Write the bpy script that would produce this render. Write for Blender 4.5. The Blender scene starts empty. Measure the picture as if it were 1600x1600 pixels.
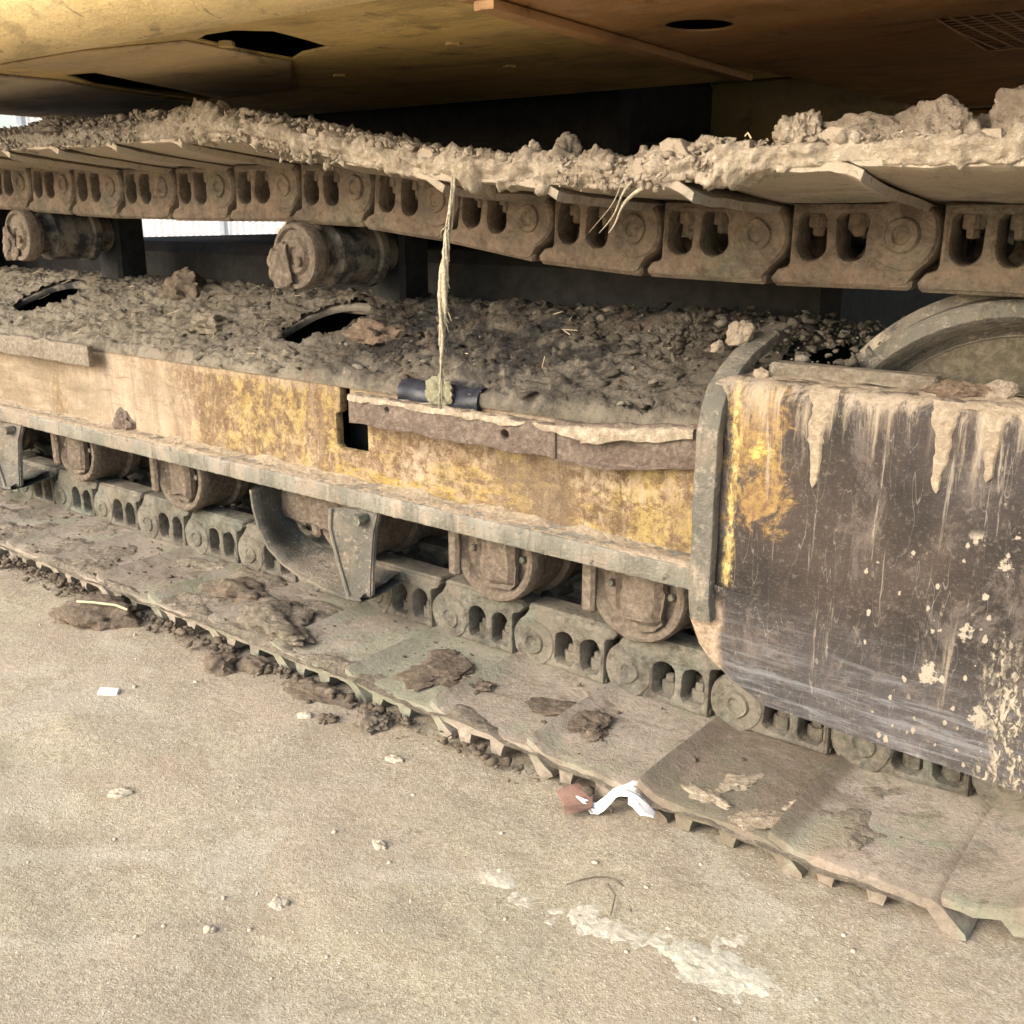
import bpy, bmesh, math, random
import numpy as np
from mathutils import Vector, Matrix, noise
random.seed(7); rng = np.random.default_rng(7)
SC = bpy.context.scene
COL = SC.collection

# ---------------------------------------------------------------- camera
H = 0.90
PITCH = math.atan((800 - 325) / 1620.0)
TH = math.atan((800 + 1353) / math.hypot(1620, 475))
fw = Vector((-math.cos(TH), math.sin(TH), 0)); rt = Vector((math.sin(TH), math.cos(TH), 0)); upv = Vector((0, 0, 1))
cf = fw * math.cos(PITCH) - upv * math.sin(PITCH)
cu = upv * math.cos(PITCH) + fw * math.sin(PITCH)
cam_d = bpy.data.cameras.new('camera'); cam = bpy.data.objects.new('camera', cam_d); COL.objects.link(cam)
cam_d.lens = 36.0 * 1620 / 1600; cam_d.sensor_width = 36; cam_d.clip_end = 2000; cam_d.clip_start = 0.01
m = Matrix((rt, cu, -cf)).transposed().to_4x4(); m.translation = Vector((0, 0, H)); cam.matrix_world = m
SC.camera = cam

# ---------------------------------------------------------------- sky, sun, exposure
SUN_EL = math.radians(30); SUN_DIR = Vector((-0.34, -0.94, 0)).normalized()
w = bpy.data.worlds.new('World'); SC.world = w; w.use_nodes = True
nt = w.node_tree; bg = nt.nodes['Background']
sky = nt.nodes.new('ShaderNodeTexSky'); sky.sky_type = 'NISHITA'; sky.sun_disc = False
sky.sun_elevation = SUN_EL; sky.sun_rotation = math.atan2(SUN_DIR.x, SUN_DIR.y)
sky.dust_density = 3.0; sky.air_density = 1.0; sky.ozone_density = 0.6; sky.altitude = 0
nt.links.new(sky.outputs[0], bg.inputs[0]); bg.inputs[1].default_value = 0.15
sd = bpy.data.lights.new('sun', 'SUN'); sd.energy = 1.1; sd.angle = math.radians(40); sd.color = (1.0, 0.96, 0.88)
sun = bpy.data.objects.new('sun', sd); COL.objects.link(sun)
sv = Vector((SUN_DIR.x * math.cos(SUN_EL), SUN_DIR.y * math.cos(SUN_EL), math.sin(SUN_EL)))
sun.rotation_euler = sv.to_track_quat('Z', 'Y').to_euler(); sun.location = sv * 20
vs = SC.view_settings; SC.display_settings.display_device = 'sRGB'
vs.view_transform = 'Standard'; vs.look = 'None'; vs.exposure = 1.36; vs.gamma = 1.0; vs.use_curve_mapping = False

# ---------------------------------------------------------------- node helpers
class NT:
    def __init__(s, name, rough=0.95):
        s.m = bpy.data.materials.new(name); s.m.use_nodes = True; s.t = s.m.node_tree
        s.b = s.t.nodes['Principled BSDF']; s.b.inputs['Roughness'].default_value = rough
        s.b.inputs['Specular IOR Level'].default_value = 0.25
        s.pos = s.t.nodes.new('ShaderNodeNewGeometry').outputs['Position']
        sp = s.t.nodes.new('ShaderNodeSeparateXYZ'); s.lk(s.pos, sp.inputs[0])
        s.x, s.y, s.z = sp.outputs
        s.nrm = s.pos.node.outputs['Normal']
    def lk(s, a, b): s.t.links.new(a, b)
    def put(s, inp, v):
        if hasattr(v, 'is_output'): s.lk(v, inp)
        else: inp.default_value = v
    def vec(s, sc, off=(0, 0, 0)):
        n = s.t.nodes.new('ShaderNodeMapping'); s.lk(s.pos, n.inputs[0])
        n.inputs['Scale'].default_value = sc; n.inputs['Location'].default_value = off
        return n.outputs[0]
    def noise(s, scale, detail=5, rough=0.6, dist=0.0, vec=None):
        n = s.t.nodes.new('ShaderNodeTexNoise'); s.lk(vec or s.pos, n.inputs['Vector'])
        n.inputs['Scale'].default_value = scale; n.inputs['Detail'].default_value = detail
        n.inputs['Roughness'].default_value = rough; n.inputs['Distortion'].default_value = dist
        return n.outputs['Fac']
    def vor(s, scale, vec=None, feat='F1', rnd=1.0):
        n = s.t.nodes.new('ShaderNodeTexVoronoi'); n.feature = feat; s.lk(vec or s.pos, n.inputs['Vector'])
        n.inputs['Scale'].default_value = scale; n.inputs['Randomness'].default_value = rnd
        return n.outputs['Distance'], n.outputs['Color']
    def ss(s, v, a, b, lo=0.0, hi=1.0):
        n = s.t.nodes.new('ShaderNodeMapRange'); n.interpolation_type = 'SMOOTHSTEP'
        s.put(n.inputs['Value'], v)
        if a > b: a, b, lo, hi = b, a, hi, lo
        n.inputs['From Min'].default_value = a; n.inputs['From Max'].default_value = b
        n.inputs['To Min'].default_value = lo; n.inputs['To Max'].default_value = hi
        return n.outputs[0]
    def ma(s, op, a, b=0.0):
        n = s.t.nodes.new('ShaderNodeMath'); n.operation = op; n.use_clamp = False
        s.put(n.inputs[0], a); s.put(n.inputs[1], b); return n.outputs[0]
    def mul(s, a, b): return s.ma('MULTIPLY', a, b)
    def add(s, a, b): return s.ma('ADD', a, b)
    def mx(s, a, b): return s.ma('MAXIMUM', a, b)
    def mix(s, f, a, b, mode='MIX'):
        n = s.t.nodes.new('ShaderNodeMix'); n.data_type = 'RGBA'; n.blend_type = mode; n.clamp_factor = True
        s.put(n.inputs[0], f)
        for i, v in ((6, a), (7, b)):
            if hasattr(v, 'is_output'): s.lk(v, n.inputs[i])
            else: n.inputs[i].default_value = (*v, 1)
        return n.outputs[2]
    def col(s, c):
        if hasattr(c, 'is_output'): s.lk(c, s.b.inputs['Base Color'])
        else: s.b.inputs['Base Color'].default_value = (*c, 1)
    def bump(s, hs, dist=0.01):
        h = None
        for v, k in hs:
            t = s.mul(v, k); h = t if h is None else s.add(h, t)
        n = s.t.nodes.new('ShaderNodeBump'); n.inputs['Strength'].default_value = 1.0; n.inputs['Distance'].default_value = dist
        s.lk(h, n.inputs['Height']); s.lk(n.outputs[0], s.b.inputs['Normal'])
    def box(s, x0, x1, y0=None, y1=None, z0=None, z1=None, soft=0.05):   # soft window in place
        f = s.mul(s.ss(s.x, x0 - soft, x0 + soft), s.ss(s.x, x1 + soft, x1 - soft))
        if z0 is not None: f = s.mul(f, s.mul(s.ss(s.z, z0 - soft, z0 + soft), s.ss(s.z, z1 + soft, z1 - soft)))
        if y0 is not None: f = s.mul(f, s.mul(s.ss(s.y, y0 - soft, y0 + soft), s.ss(s.y, y1 + soft, y1 - soft)))
        return f

# ---------------------------------------------------------------- materials
def mat_ground():
    s = NT('sandy_ground', 1.0)
    c = s.mix(s.ss(s.noise(1.6, 4), .35, .65), (.48, .425, .27), (.48, .40, .295))
    c = s.mix(s.ss(s.noise(4.5, 5, .65), .52, .7), c, (.49, .44, .275))
    c = s.mix(s.mul(s.ss(s.noise(7, 6, .7), .55, .72), .7), c, (.35, .30, .215))
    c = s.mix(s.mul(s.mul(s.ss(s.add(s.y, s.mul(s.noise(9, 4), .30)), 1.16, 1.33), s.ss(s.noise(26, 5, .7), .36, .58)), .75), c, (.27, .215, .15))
    g = s.noise(230, 4, .85)
    c = s.mix(s.ss(g, .3, .72), s.mix(0.48, c, (.19, .15, .10)), s.mix(.38, c, (.60, .54, .43)))
    g2 = s.noise(95, 5, .8, .4)
    c = s.mix(s.mul(s.ss(g2, .50, .62), .5), c, (.60, .535, .41))
    c = s.mix(s.mul(s.ss(g2, .47, .36), .6), c, (.255, .205, .14))
    c = s.mix(s.mul(s.ss(s.noise(3.4, 7, .72, 1.5, s.vec((1, 2.2, 1), (2, 2, 8))), .52, .62), .5), c, (.33, .265, .18))
    mt = s.noise(34, 6, .75)
    c = s.mix(s.mul(s.ss(mt, .50, .66), .45), c, (.33, .29, .22))
    c = s.mix(s.mul(s.ss(mt, .46, .32), .4), c, (.57, .53, .43))
    d, vc = s.vor(150)
    c = s.mix(s.mul(s.mul(s.ss(d, .34, .2), s.ss(s.noise(60, 2), .5, .6)), .6), c, (.60, .54, .44))
    wl = s.noise(2.2, 6, .7, 1.2)
    c = s.mix(s.mul(s.ss(wl, .53, .60), .40), c, (.58, .53, .43))
    c = s.mix(s.mul(s.ss(s.noise(3.1, 6, .7, .8, s.vec((1, 1, 1), (9, 4, 1))), .55, .66), .45), c, (.36, .315, .235))
    d2, _ = s.vor(75, s.vec((1, 1, 1), (3, 1, 0)))
    c = s.mix(s.mul(s.mul(s.ss(d2, .26, .14), s.ss(s.noise(40, 3), .48, .6)), .55), c, (.62, .56, .45))
    d4, v4 = s.vor(210, s.vec((1, 1, 1), (1, 6, 3)))
    c = s.mix(s.mul(s.ss(d4, .42, .30), .5), c, s.mix(s.ss(v4, .2, .8), (.24, .20, .15), (.66, .60, .49)))
    c = s.mix(s.mul(s.ss(s.noise(2.7, 5, .65, .6, s.vec((1, 1, 1), (4, 9, 2))), .50, .62), .5), c, s.mix(.5, c, (.46, .35, .27)))
    d3, _ = s.vor(110, s.vec((1, 1, 1), (8, 3, 2)))
    c = s.mix(s.mul(s.ss(d3, .20, .10), .45), c, (.26, .215, .155))
    s.col(c)
    s.bump([(s.noise(22, 5), .6), (s.noise(70, 4, .7), .3), (g2, .5), (s.noise(420, 3, .8), .3), (s.ss(d, .3, .1), .10), (s.ss(d2, .26, .10), .08)], .006)
    return s.m
def mat_shoe():
    s = NT('dusty_shoe_steel', .9)
    st = s.noise(3.0, 6, .65, .4, s.vec((1, 2.2, 1)))
    c = s.mix(s.ss(st, .36, .62), (.43, .365, .285), (.54, .455, .37))
    c = s.mix(s.ss(s.noise(4.2, 5, .6), .54, .66), c, (.345, .345, .235))
    c = s.mix(s.mul(s.ss(s.noise(2.3, 5, .6, .3, s.vec((1, 1, 1), (4, 2, 1))), .54, .66), .6), c, (.22, .175, .125))
    c = s.mix(s.ss(s.noise(9, 6, .7), .62, .70), c, (.46, .39, .29))
    c = s.mix(s.mul(s.ss(s.noise(14, 6, .75), .60, .68), .6), c, (.13, .10, .07))
    f = s.noise(80, 5, .75, .3, s.vec((1, .55, 1)))
    c = s.mix(s.ss(f, .35, .75), s.mix(.22, c, (.10, .08, .06)), s.mix(.15, c, (.6, .52, .4)))
    c = s.mix(s.mul(s.ss(s.noise(5.5, 7, .7, .8, s.vec((1, 1.6, 1), (2, 7, 1))), .52, .60), .55), c, (.20, .165, .12))
    c = s.mix(s.mul(s.ss(s.noise(3.7, 6, .65, .5, s.vec((1, 1, 1), (5, 1, 4))), .52, .60), .6), c, (.325, .35, .25))
    # one darker, damp looking plate with a rusty patch beside it
    c = s.mix(s.mul(s.box(-.72, -.475, None, None, None, None, .008), s.mul(.55, s.ss(s.z, .2, .1))), c, (.15, .105, .065))
    c = s.mix(s.mul(s.box(-.46, -.40, 1.22, 1.32, None, None, .03), s.mul(.35, s.ss(s.z, .2, .1))), c, (.33, .21, .12))
    c = s.mix(s.mul(s.ss(s.z, .90, .95), .9), c, (.55, .45, .33))
    fg = s.noise(70, 7, .82)
    c = s.mix(s.mul(s.ss(fg, .53, .66), .5), c, (.45, .375, .29))
    c = s.mix(s.mul(s.ss(fg, .47, .34), .55), c, (.13, .105, .075))
    s.col(c)
    s.bump([(s.noise(30, 7, .8), .7), (fg, .4), (s.noise(250, 4, .8), .25)], .011)
    return s.m
def mat_link():
    s = NT('dusty_chain_steel', .85)
    n = s.noise(7, 6, .65)
    c = s.mix(s.ss(n, .38, .62), (.18, .16, .125), (.285, .24, .185))
    c = s.mix(s.ss(s.noise(5, 4, .6, 0, s.vec((1, 1, 1), (7, 0, 0))), .5, .66), c, (.19, .215, .165))
    c = s.mix(s.ss(s.noise(26, 5, .7), .58, .70), c, (.36, .30, .22))
    c = s.mix(s.mul(s.ss(s.noise(12, 5, .7, 0, s.vec((1, 1, 1), (1, 5, 0))), .58, .68), .7), c, (.09, .07, .05))
    pass
    fg = s.noise(95, 6, .8)
    c = s.mix(s.mul(s.ss(fg, .52, .62), .75), c, (.37, .31, .235))
    c = s.mix(s.mul(s.ss(fg, .48, .38), .7), c, (.075, .062, .047))
    c = s.mix(s.mul(s.ss(s.noise(18, 6, .75, .6, s.vec((1, 1, 1), (4, 4, 0))), .53, .60), .65), c, (.10, .082, .06))
    c = s.mix(s.mul(s.ss(s.noise(3.3, 5, .6, 0, s.vec((1, 1, 1), (1, 3, 9))), .50, .58), s.mul(.6, s.ss(s.z, .3, .2))), c, (.33, .27, .205))
    c = s.mix(s.mul(s.ss(s.z, .6, .75), .55), c, s.mix(s.ss(s.noise(20, 5, .7), .4, .6), (.10, .062, .036), (.24, .155, .095)))
    c = s.mix(s.mul(s.ss(s.z, .45, .3), .35), c, s.mix(s.ss(s.noise(12, 5, .7), .42, .58), (.065, .068, .054), (.25, .255, .205)))
    s.col(c)
    s.bump([(s.noise(45, 7, .8), .9), (fg, .4), (s.noise(220, 4, .8), .3)], .010)
    return s.m
def mat_steel_grey(name='bare_grey_steel', k=1.0, dust=.5):
    s = NT(name, .75)
    c = s.mix(s.ss(s.noise(8, 6, .6, 0, s.vec((1, 1, .4))), .38, .64), (.145 * k, .14 * k, .112 * k), (.25 * k, .232 * k, .19 * k))
    c = s.mix(s.mul(s.ss(s.noise(4.5, 6, .7, .3), .47, .60), dust), c, (.30, .24, .175))
    c = s.mix(s.mul(s.ss(s.noise(36, 5, .75, .4, s.vec((1, 1, .18))), .52, .66), .55), c, (.10, .085, .065))
    c = s.mix(s.ss(s.noise(13, 5, .7, 0, s.vec((1, 1, .3), (3, 3, 0))), .56, .68), c, (.37, .31, .235))
    c = s.mix(s.ss(s.noise(30, 4, .7), .6, .7), c, (.085, .08, .07))
    c = s.mix(s.mul(s.ss(s.noise(70, 5, .75), .54, .68), .55), c, (.42, .36, .275))
    s.col(c); s.bump([(s.noise(40, 6, .7), .6), (s.noise(160, 4, .7), .25)], .008)
    return s.m
def mat_frame():
    s = NT('worn_yellow_paint', .75)
    v = s.vec((1, 1, .35))
    n1 = s.noise(16, 8, .72, .6, v); n2 = s.noise(48, 6, .75, .3); n3 = s.noise(5, 5, .6)
    h1 = s.noise(30, 6, .75, .8, s.vec((.35, 1, 1.4)))
    rust = s.mix(s.ss(n2, .35, .65), (.15, .095, .05), (.29, .195, .105))
    yel = s.mix(s.ss(n2, .35, .6), (.29, .195, .07), (.46, .34, .125))
    m1 = s.add(s.mul(n1, .55), s.mul(n2, .45))
    hz = s.box(-1.62, -.9, None, None, .3, .47, .05)            # side-swept wear on the right half
    m1 = s.add(s.mul(m1, s.ma('SUBTRACT', 1.0, s.mul(hz, .6))), s.mul(s.mul(hz, .6), h1))
    zone = s.mx(s.box(-2.0, -1.5, None, None, .33, .56, .16), s.mx(s.box(-.93, -.70, None, None, .3, .52, .08), s.box(-1.6, -1.1, None, None, .33, .42, .04)))
    c = s.mix(s.ss(s.add(m1, s.mul(zone, .06)), .50, .60), rust, yel)
    bright = s.mul(s.box(-1.62, -1.12, None, None, .34, .385, .015), s.ss(h1, .42, .6))
    c = s.mix(s.mul(bright, .65), c, (.52, .35, .06))
    mud = s.mix(s.ss(s.noise(10, 6, .7, 0, s.vec((1, 1, .5))), .35, .65), (.37, .285, .20), (.52, .41, .30))
    mm = s.mx(s.box(-2.75, -2.05, None, None, .2, .62, .28), s.mul(s.ss(s.z, .47, .56), .7))
    mm = s.mx(mm, s.mul(s.ss(s.x, -2.6, -2.8), .75))
    c = s.mix(s.ss(s.add(s.add(s.mul(mm, .62), s.mul(n1, .5)), s.mul(n3, .25)), .62, .92), c, mud)
    c = s.mix(s.mul(s.ss(s.add(s.mul(n3, .5), s.mul(n2, .5)), .50, .62), .75), c, mud)
    c = s.mix(s.mul(s.ss(s.noise(34, 6, .8, .6, s.vec((1, 1, .22), (3, 0, 1))), .52, .66), .6), c, mud)
    c = s.mix(s.mul(s.box(-1.17, -1.0, None, None, .3, .47, .03), .5), c, (.17, .125, .09))
    grey = s.mul(s.ss(s.x, -2.42, -2.62), s.ss(s.noise(12, 5, .7, 0, s.vec((.3, 1, 1.5))), .4, .65))
    c = s.mix(s.mul(grey, .85), c, (.235, .185, .12))
    c = s.mix(s.mul(s.ss(s.noise(22, 4, .8, 1.5, s.vec((1, 1, .12))), .63, .70), .55), c, (.08, .05, .03))
    fl = s.noise(110, 5, .8)
    c = s.mix(s.mul(s.ss(fl, .56, .66), .5), c, (.62, .50, .30))
    c = s.mix(s.mul(s.ss(fl, .44, .34), .55), c, (.12, .075, .04))
    c = s.mix(s.mul(s.ss(s.noise(20, 7, .8, 1.0, s.vec((1, 1, .16), (8, 1, 3))), .52, .64), .55), c, (.24, .17, .11))
    c = s.mix(s.mul(s.ss(s.noise(30, 6, .8, .6, s.vec((.22, 1, 1.6), (1, 1, 9))), .57, .66), .5), c, (.17, .115, .065))
    fg = s.noise(240, 5, .85)
    c = s.mix(s.mul(s.ss(fg, .52, .66), .35), c, (.60, .50, .34))
    c = s.mix(s.mul(s.ss(fg, .48, .34), .45), c, (.13, .085, .045))
    s.col(c); s.bump([(n1, .45), (n2, .5), (fl, .5), (fg, .3)], .008)
    return s.m
def mat_top_frame():
    s = NT('dirt_over_black_paint', .85)
    c = s.mix(s.ss(s.noise(14, 6, .7), .4, .6), (.035, .035, .035), (.22, .19, .15))
    s.col(c); s.bump([(s.noise(40, 5), .5)], .008); return s.m
def mat_box():
    s = NT('scuffed_dark_guard_paint', .5)
    n = s.noise(5, 7, .65, .4); f = s.noise(70, 6, .8); v = s.noise(26, 6, .75, .5, s.vec((1, 1, .10)))
    hsc = s.noise(34, 7, .8, .5, s.vec((.18, 1, 2.2)))
    c = s.mix(s.ss(n, .36, .64), (.022, .018, .015), (.062, .046, .036))
    c = s.mix(s.ss(s.noise(3.2, 5, .6, .3, s.vec((1, 1, 1), (2, 8, 1))), .50, .64), c, (.046, .038, .036))
    low = s.ss(s.z, .36, .14)
    c = s.mix(s.mul(s.mul(s.ss(hsc, .46, .64), low), .85), c, (.25, .255, .265))
    c = s.mix(s.mul(low, .30), c, (.15, .15, .155))
    c = s.mix(s.mul(s.ss(s.noise(10, 6, .75), .54, .70), .35), c, (.24, .195, .155))
    c = s.mix(s.mul(s.ss(f, .54, .68), .38), c, (.25, .205, .165))
    c = s.mix(s.mul(s.ss(s.noise(13, 8, .8, .8, s.vec((1, 1, .5), (3, 3, 3))), .50, .62), .45), c, (.17, .14, .12))
    c = s.mix(s.mul(s.ss(s.noise(180, 5, .85), .56, .68), .35), c, (.34, .29, .24))
    c = s.mix(s.mul(s.ss(f, .46, .32), .5), c, (.035, .028, .028))
    # left border: yellow under-paint and rust
    yz = s.mul(s.box(-.70, -.575, None, None, .42, .67, .06), 1.0)
    ym = s.add(s.mul(yz, .40), s.mul(s.noise(26, 8, .8, .6), 1.1))
    c = s.mix(s.mul(s.ss(ym, .79, .93), .9), c, s.mix(s.ss(f, .4, .6), (.17, .10, .05), (.33, .215, .075)))
    c = s.mix(s.ss(s.add(s.mul(s.box(-.655, -.61, None, None, .525, .59, .04), .42), s.mul(s.noise(34, 8, .8, .5), 1.0)), .70, .84), c, s.mix(s.ss(f, .4, .62), (.40, .27, .07), (.60, .45, .14)))
    c = s.mix(s.ss(s.add(s.mul(s.box(-.685, -.662, None, None, .33, .66, .014), .40), s.mul(s.noise(60, 8, .8, .3, s.vec((1, 1, .4))), 1.1)), .78, .98), c, s.mix(s.ss(f, .4, .6), (.36, .25, .085), (.56, .44, .18)))
    # dusty vertical run-off
    top = s.ss(s.z, .50, .68)
    c = s.mix(s.mul(s.ss(s.add(v, s.mul(top, .22)), .58, .78), .75), c, (.42, .345, .25))
    c = s.mix(s.mul(s.ss(s.noise(60, 5, .75, .6, s.vec((1, 1, .045), (5, 0, 2))), .60, .68), .42), c, (.46, .40, .31))
    # dried mud spatter, thicker towards the lower right
    dens = s.mul(s.ss(s.x, -.56, -.30), s.ss(s.z, .58, .36))
    warp = s.noise(75, 5, .75)
    for sc, off, r, th in ((26, 1.7, .30, .34), (52, 5.1, .34, .42), (100, 9.3, .36, .50)):
        d, vc = s.vor(sc, s.vec((1, 1, .62), (off, off * 2, off)))
        sp = s.t.nodes.new('ShaderNodeSeparateColor'); s.lk(vc, sp.inputs[0])
        pick = s.ss(s.add(sp.outputs[0], s.mul(dens, .38)), 1.0, 1.04)
        d = s.add(d, s.mul(s.ma('SUBTRACT', warp, .5), 1.1))
        siz = s.mul(sp.outputs[1], r)
        c = s.mix(s.mul(s.mul(s.ss(s.ma('SUBTRACT', d, siz), .05, -.05), pick), .85), c, (.40, .345, .265))
    edge = s.ss(s.add(s.mul(s.ss(s.x, -.40, -.24), s.ss(s.z, .52, .30)), s.noise(24, 7, .75, .6, s.vec((1, 1, .4)))), 1.22, 1.42)
    edge = s.mul(edge, s.ss(s.noise(110, 5, .75, .4, s.vec((1, 1, .5))), .44, .56))
    c = s.mix(s.mul(edge, .85), c, (.42, .36, .275))
    scr = s.noise(34, 2, .4, .25, s.vec((1.2, 1, .16)))
    c = s.mix(s.mul(s.ss(s.ma('ABSOLUTE', s.ma('SUBTRACT', scr, .5)), .004, .0), .35), c, (.36, .33, .29))
    lft = s.mul(s.ss(s.x, -.64, -.70), s.ss(s.z, .40, .27))
    c = s.mix(s.ss(s.add(s.mul(lft, .7), s.mul(n, .5)), .62, .85), c, s.mix(s.ss(f, .4, .6), (.23, .165, .11), (.42, .33, .24)))
    s.col(c); s.bump([(n, .25), (f, .4), (v, .25), (edge, .5), (s.noise(180, 4, .8), .2)], .005)
    s.lk(s.ss(n, .3, .7, .42, .8), s.b.inputs['Roughness'])
    return s.m
def mat_under(name, a, b, dirt=.5, r0=.3):
    s = NT(name, .42); s.b.inputs['Specular IOR Level'].default_value = .5
    n = s.noise(2.6, 6, .65, .4, s.vec((1, .5, 1))); f = s.noise(24, 6, .7, .3, s.vec((.4, 1, 1)))
    c = s.mix(s.ss(n, .35, .65), a, b)
    c = s.mix(s.mul(s.ss(f, .52, .70), dirt), c, (.30, .235, .15))
    c = s.mix(s.mul(s.ss(s.noise(7, 6, .7, .5), .56, .68), .7), c, tuple(x * .35 for x in a))
    c = s.mix(s.mul(s.ss(s.noise(4, 7, .75, 1.0, s.vec((.5, 1.4, 1), (3, 1, 2))), .50, .62), .6), c, tuple(x * .5 for x in a))
    c = s.mix(s.mul(s.ss(s.noise(60, 6, .8), .56, .66), .45), c, (.36, .29, .19))
    c = s.mix(s.mul(s.ss(s.noise(17, 6, .75, .8, s.vec((1, 1, 1), (7, 2, 5))), .60, .68), .7), c, (.05, .035, .02))
    s.col(c); s.bump([(n, .6), (f, .25), (s.noise(60, 5, .8), .2)], .01)
    s.lk(s.ss(f, .3, .7, r0, r0 + .35), s.b.inputs['Roughness'])
    return s.m
def mat_mud(name, a, b, hi, sc=1.0, greyx=False, isl_k=0.0, bk=.012):
    s = NT(name, 1.0)
    c = s.mix(s.ss(s.noise(9 * sc, 6, .7), .36, .64), a, b)
    f = s.noise(75 * sc, 5, .75)
    c = s.mix(s.ss(f, .40, .70), s.mix(.40, c, tuple(x * .45 for x in a)), s.mix(.45, c, hi))
    if isl_k:
        isl = s.pos.node.outputs['Random Per Island']
        c = s.mix(s.mul(isl, isl_k), c, s.mix(.5, c, tuple(x * .42 for x in a)))
        c = s.mix(s.mul(s.ss(isl, .22, .0), isl_k), c, hi)
    if greyx:
        c = s.mix(s.mul(s.ss(s.noise(15, 7, .75, .6, s.vec((1, 1, 1), (3, 8, 1))), .50, .60), .65), c, (.33, .27, .19))
        c = s.mix(s.mul(s.ss(s.noise(42, 6, .8), .57, .66), .6), c, (.20, .165, .115))
        c = s.mix(s.mul(s.ss(s.x, -1.6, -2.1), .7), c, s.mix(s.ss(f, .4, .65), (.22, .185, .15), (.40, .34, .28)))
    s.col(c); dv, _ = s.vor(60 * sc, None, 'F1')
    s.bump([(s.noise(40 * sc, 7, .8), .7), (f, .5), (dv, .35), (s.noise(260, 4, .8), .3)], bk)
    return s.m
def mat_deck(name, isl_k):
    s = NT(name, .95)
    f = s.noise(60, 7, .82); n = s.noise(7, 6, .7, .4)
    c = s.mix(s.ss(n, .38, .62), (.20, .17, .125), (.30, .26, .20))
    c = s.mix(s.ss(f, .44, .70), s.mix(.45, c, (.07, .06, .045)), s.mix(.5, c, (.44, .40, .32)))
    pale = s.mx(s.ss(s.z, .62, .555), s.mul(s.ss(s.x, -1.75, -2.5), .7))
    c = s.mix(s.mul(s.mul(pale, s.ss(s.noise(14, 6, .75), .38, .58)), .7), c, (.42, .365, .275))
    oil = s.mul(s.box(-1.66, -.98, None, None, .575, .80, .06), s.ss(s.noise(9, 7, .75, .8), .44, .54))
    c = s.mix(s.mul(s.mul(s.box(-1.75, -.6, None, None, .57, .85, .07), s.ss(s.noise(6, 6, .7), .38, .56)), .6), c, (.10, .085, .065))
    c = s.mix(s.mul(oil, .85), c, (.03, .029, .029))
    c = s.mix(s.mul(s.ss(s.noise(11, 6, .75, .5, s.vec((1, 1, 1), (6, 6, 6))), .56, .66), .6), c, (.21, .145, .10))
    if isl_k:
        isl = s.pos.node.outputs['Random Per Island']
        c = s.mix(s.mul(isl, isl_k), c, (.09, .075, .055)); c = s.mix(s.mul(s.ss(isl, .25, .0), .6), c, (.46, .41, .32))
    s.col(c); s.lk(s.ma('SUBTRACT', .97, s.mul(oil, .45)), s.b.inputs['Roughness'])
    s.bump([(s.noise(45, 7, .8), .8), (f, .5), (s.noise(240, 4, .8), .3)], .012)
    return s.m
def mat_plain(name, c, rough=.8, var=.35):
    s = NT(name, rough)
    n = s.noise(20, 5, .7)
    s.col(s.mix(s.ss(n, .35, .65), tuple(x * (1 - var) for x in c), tuple(min(1, x * (1 + var)) for x in c)))
    s.bump([(s.noise(60, 5), .3)], .004); return s.m

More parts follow.
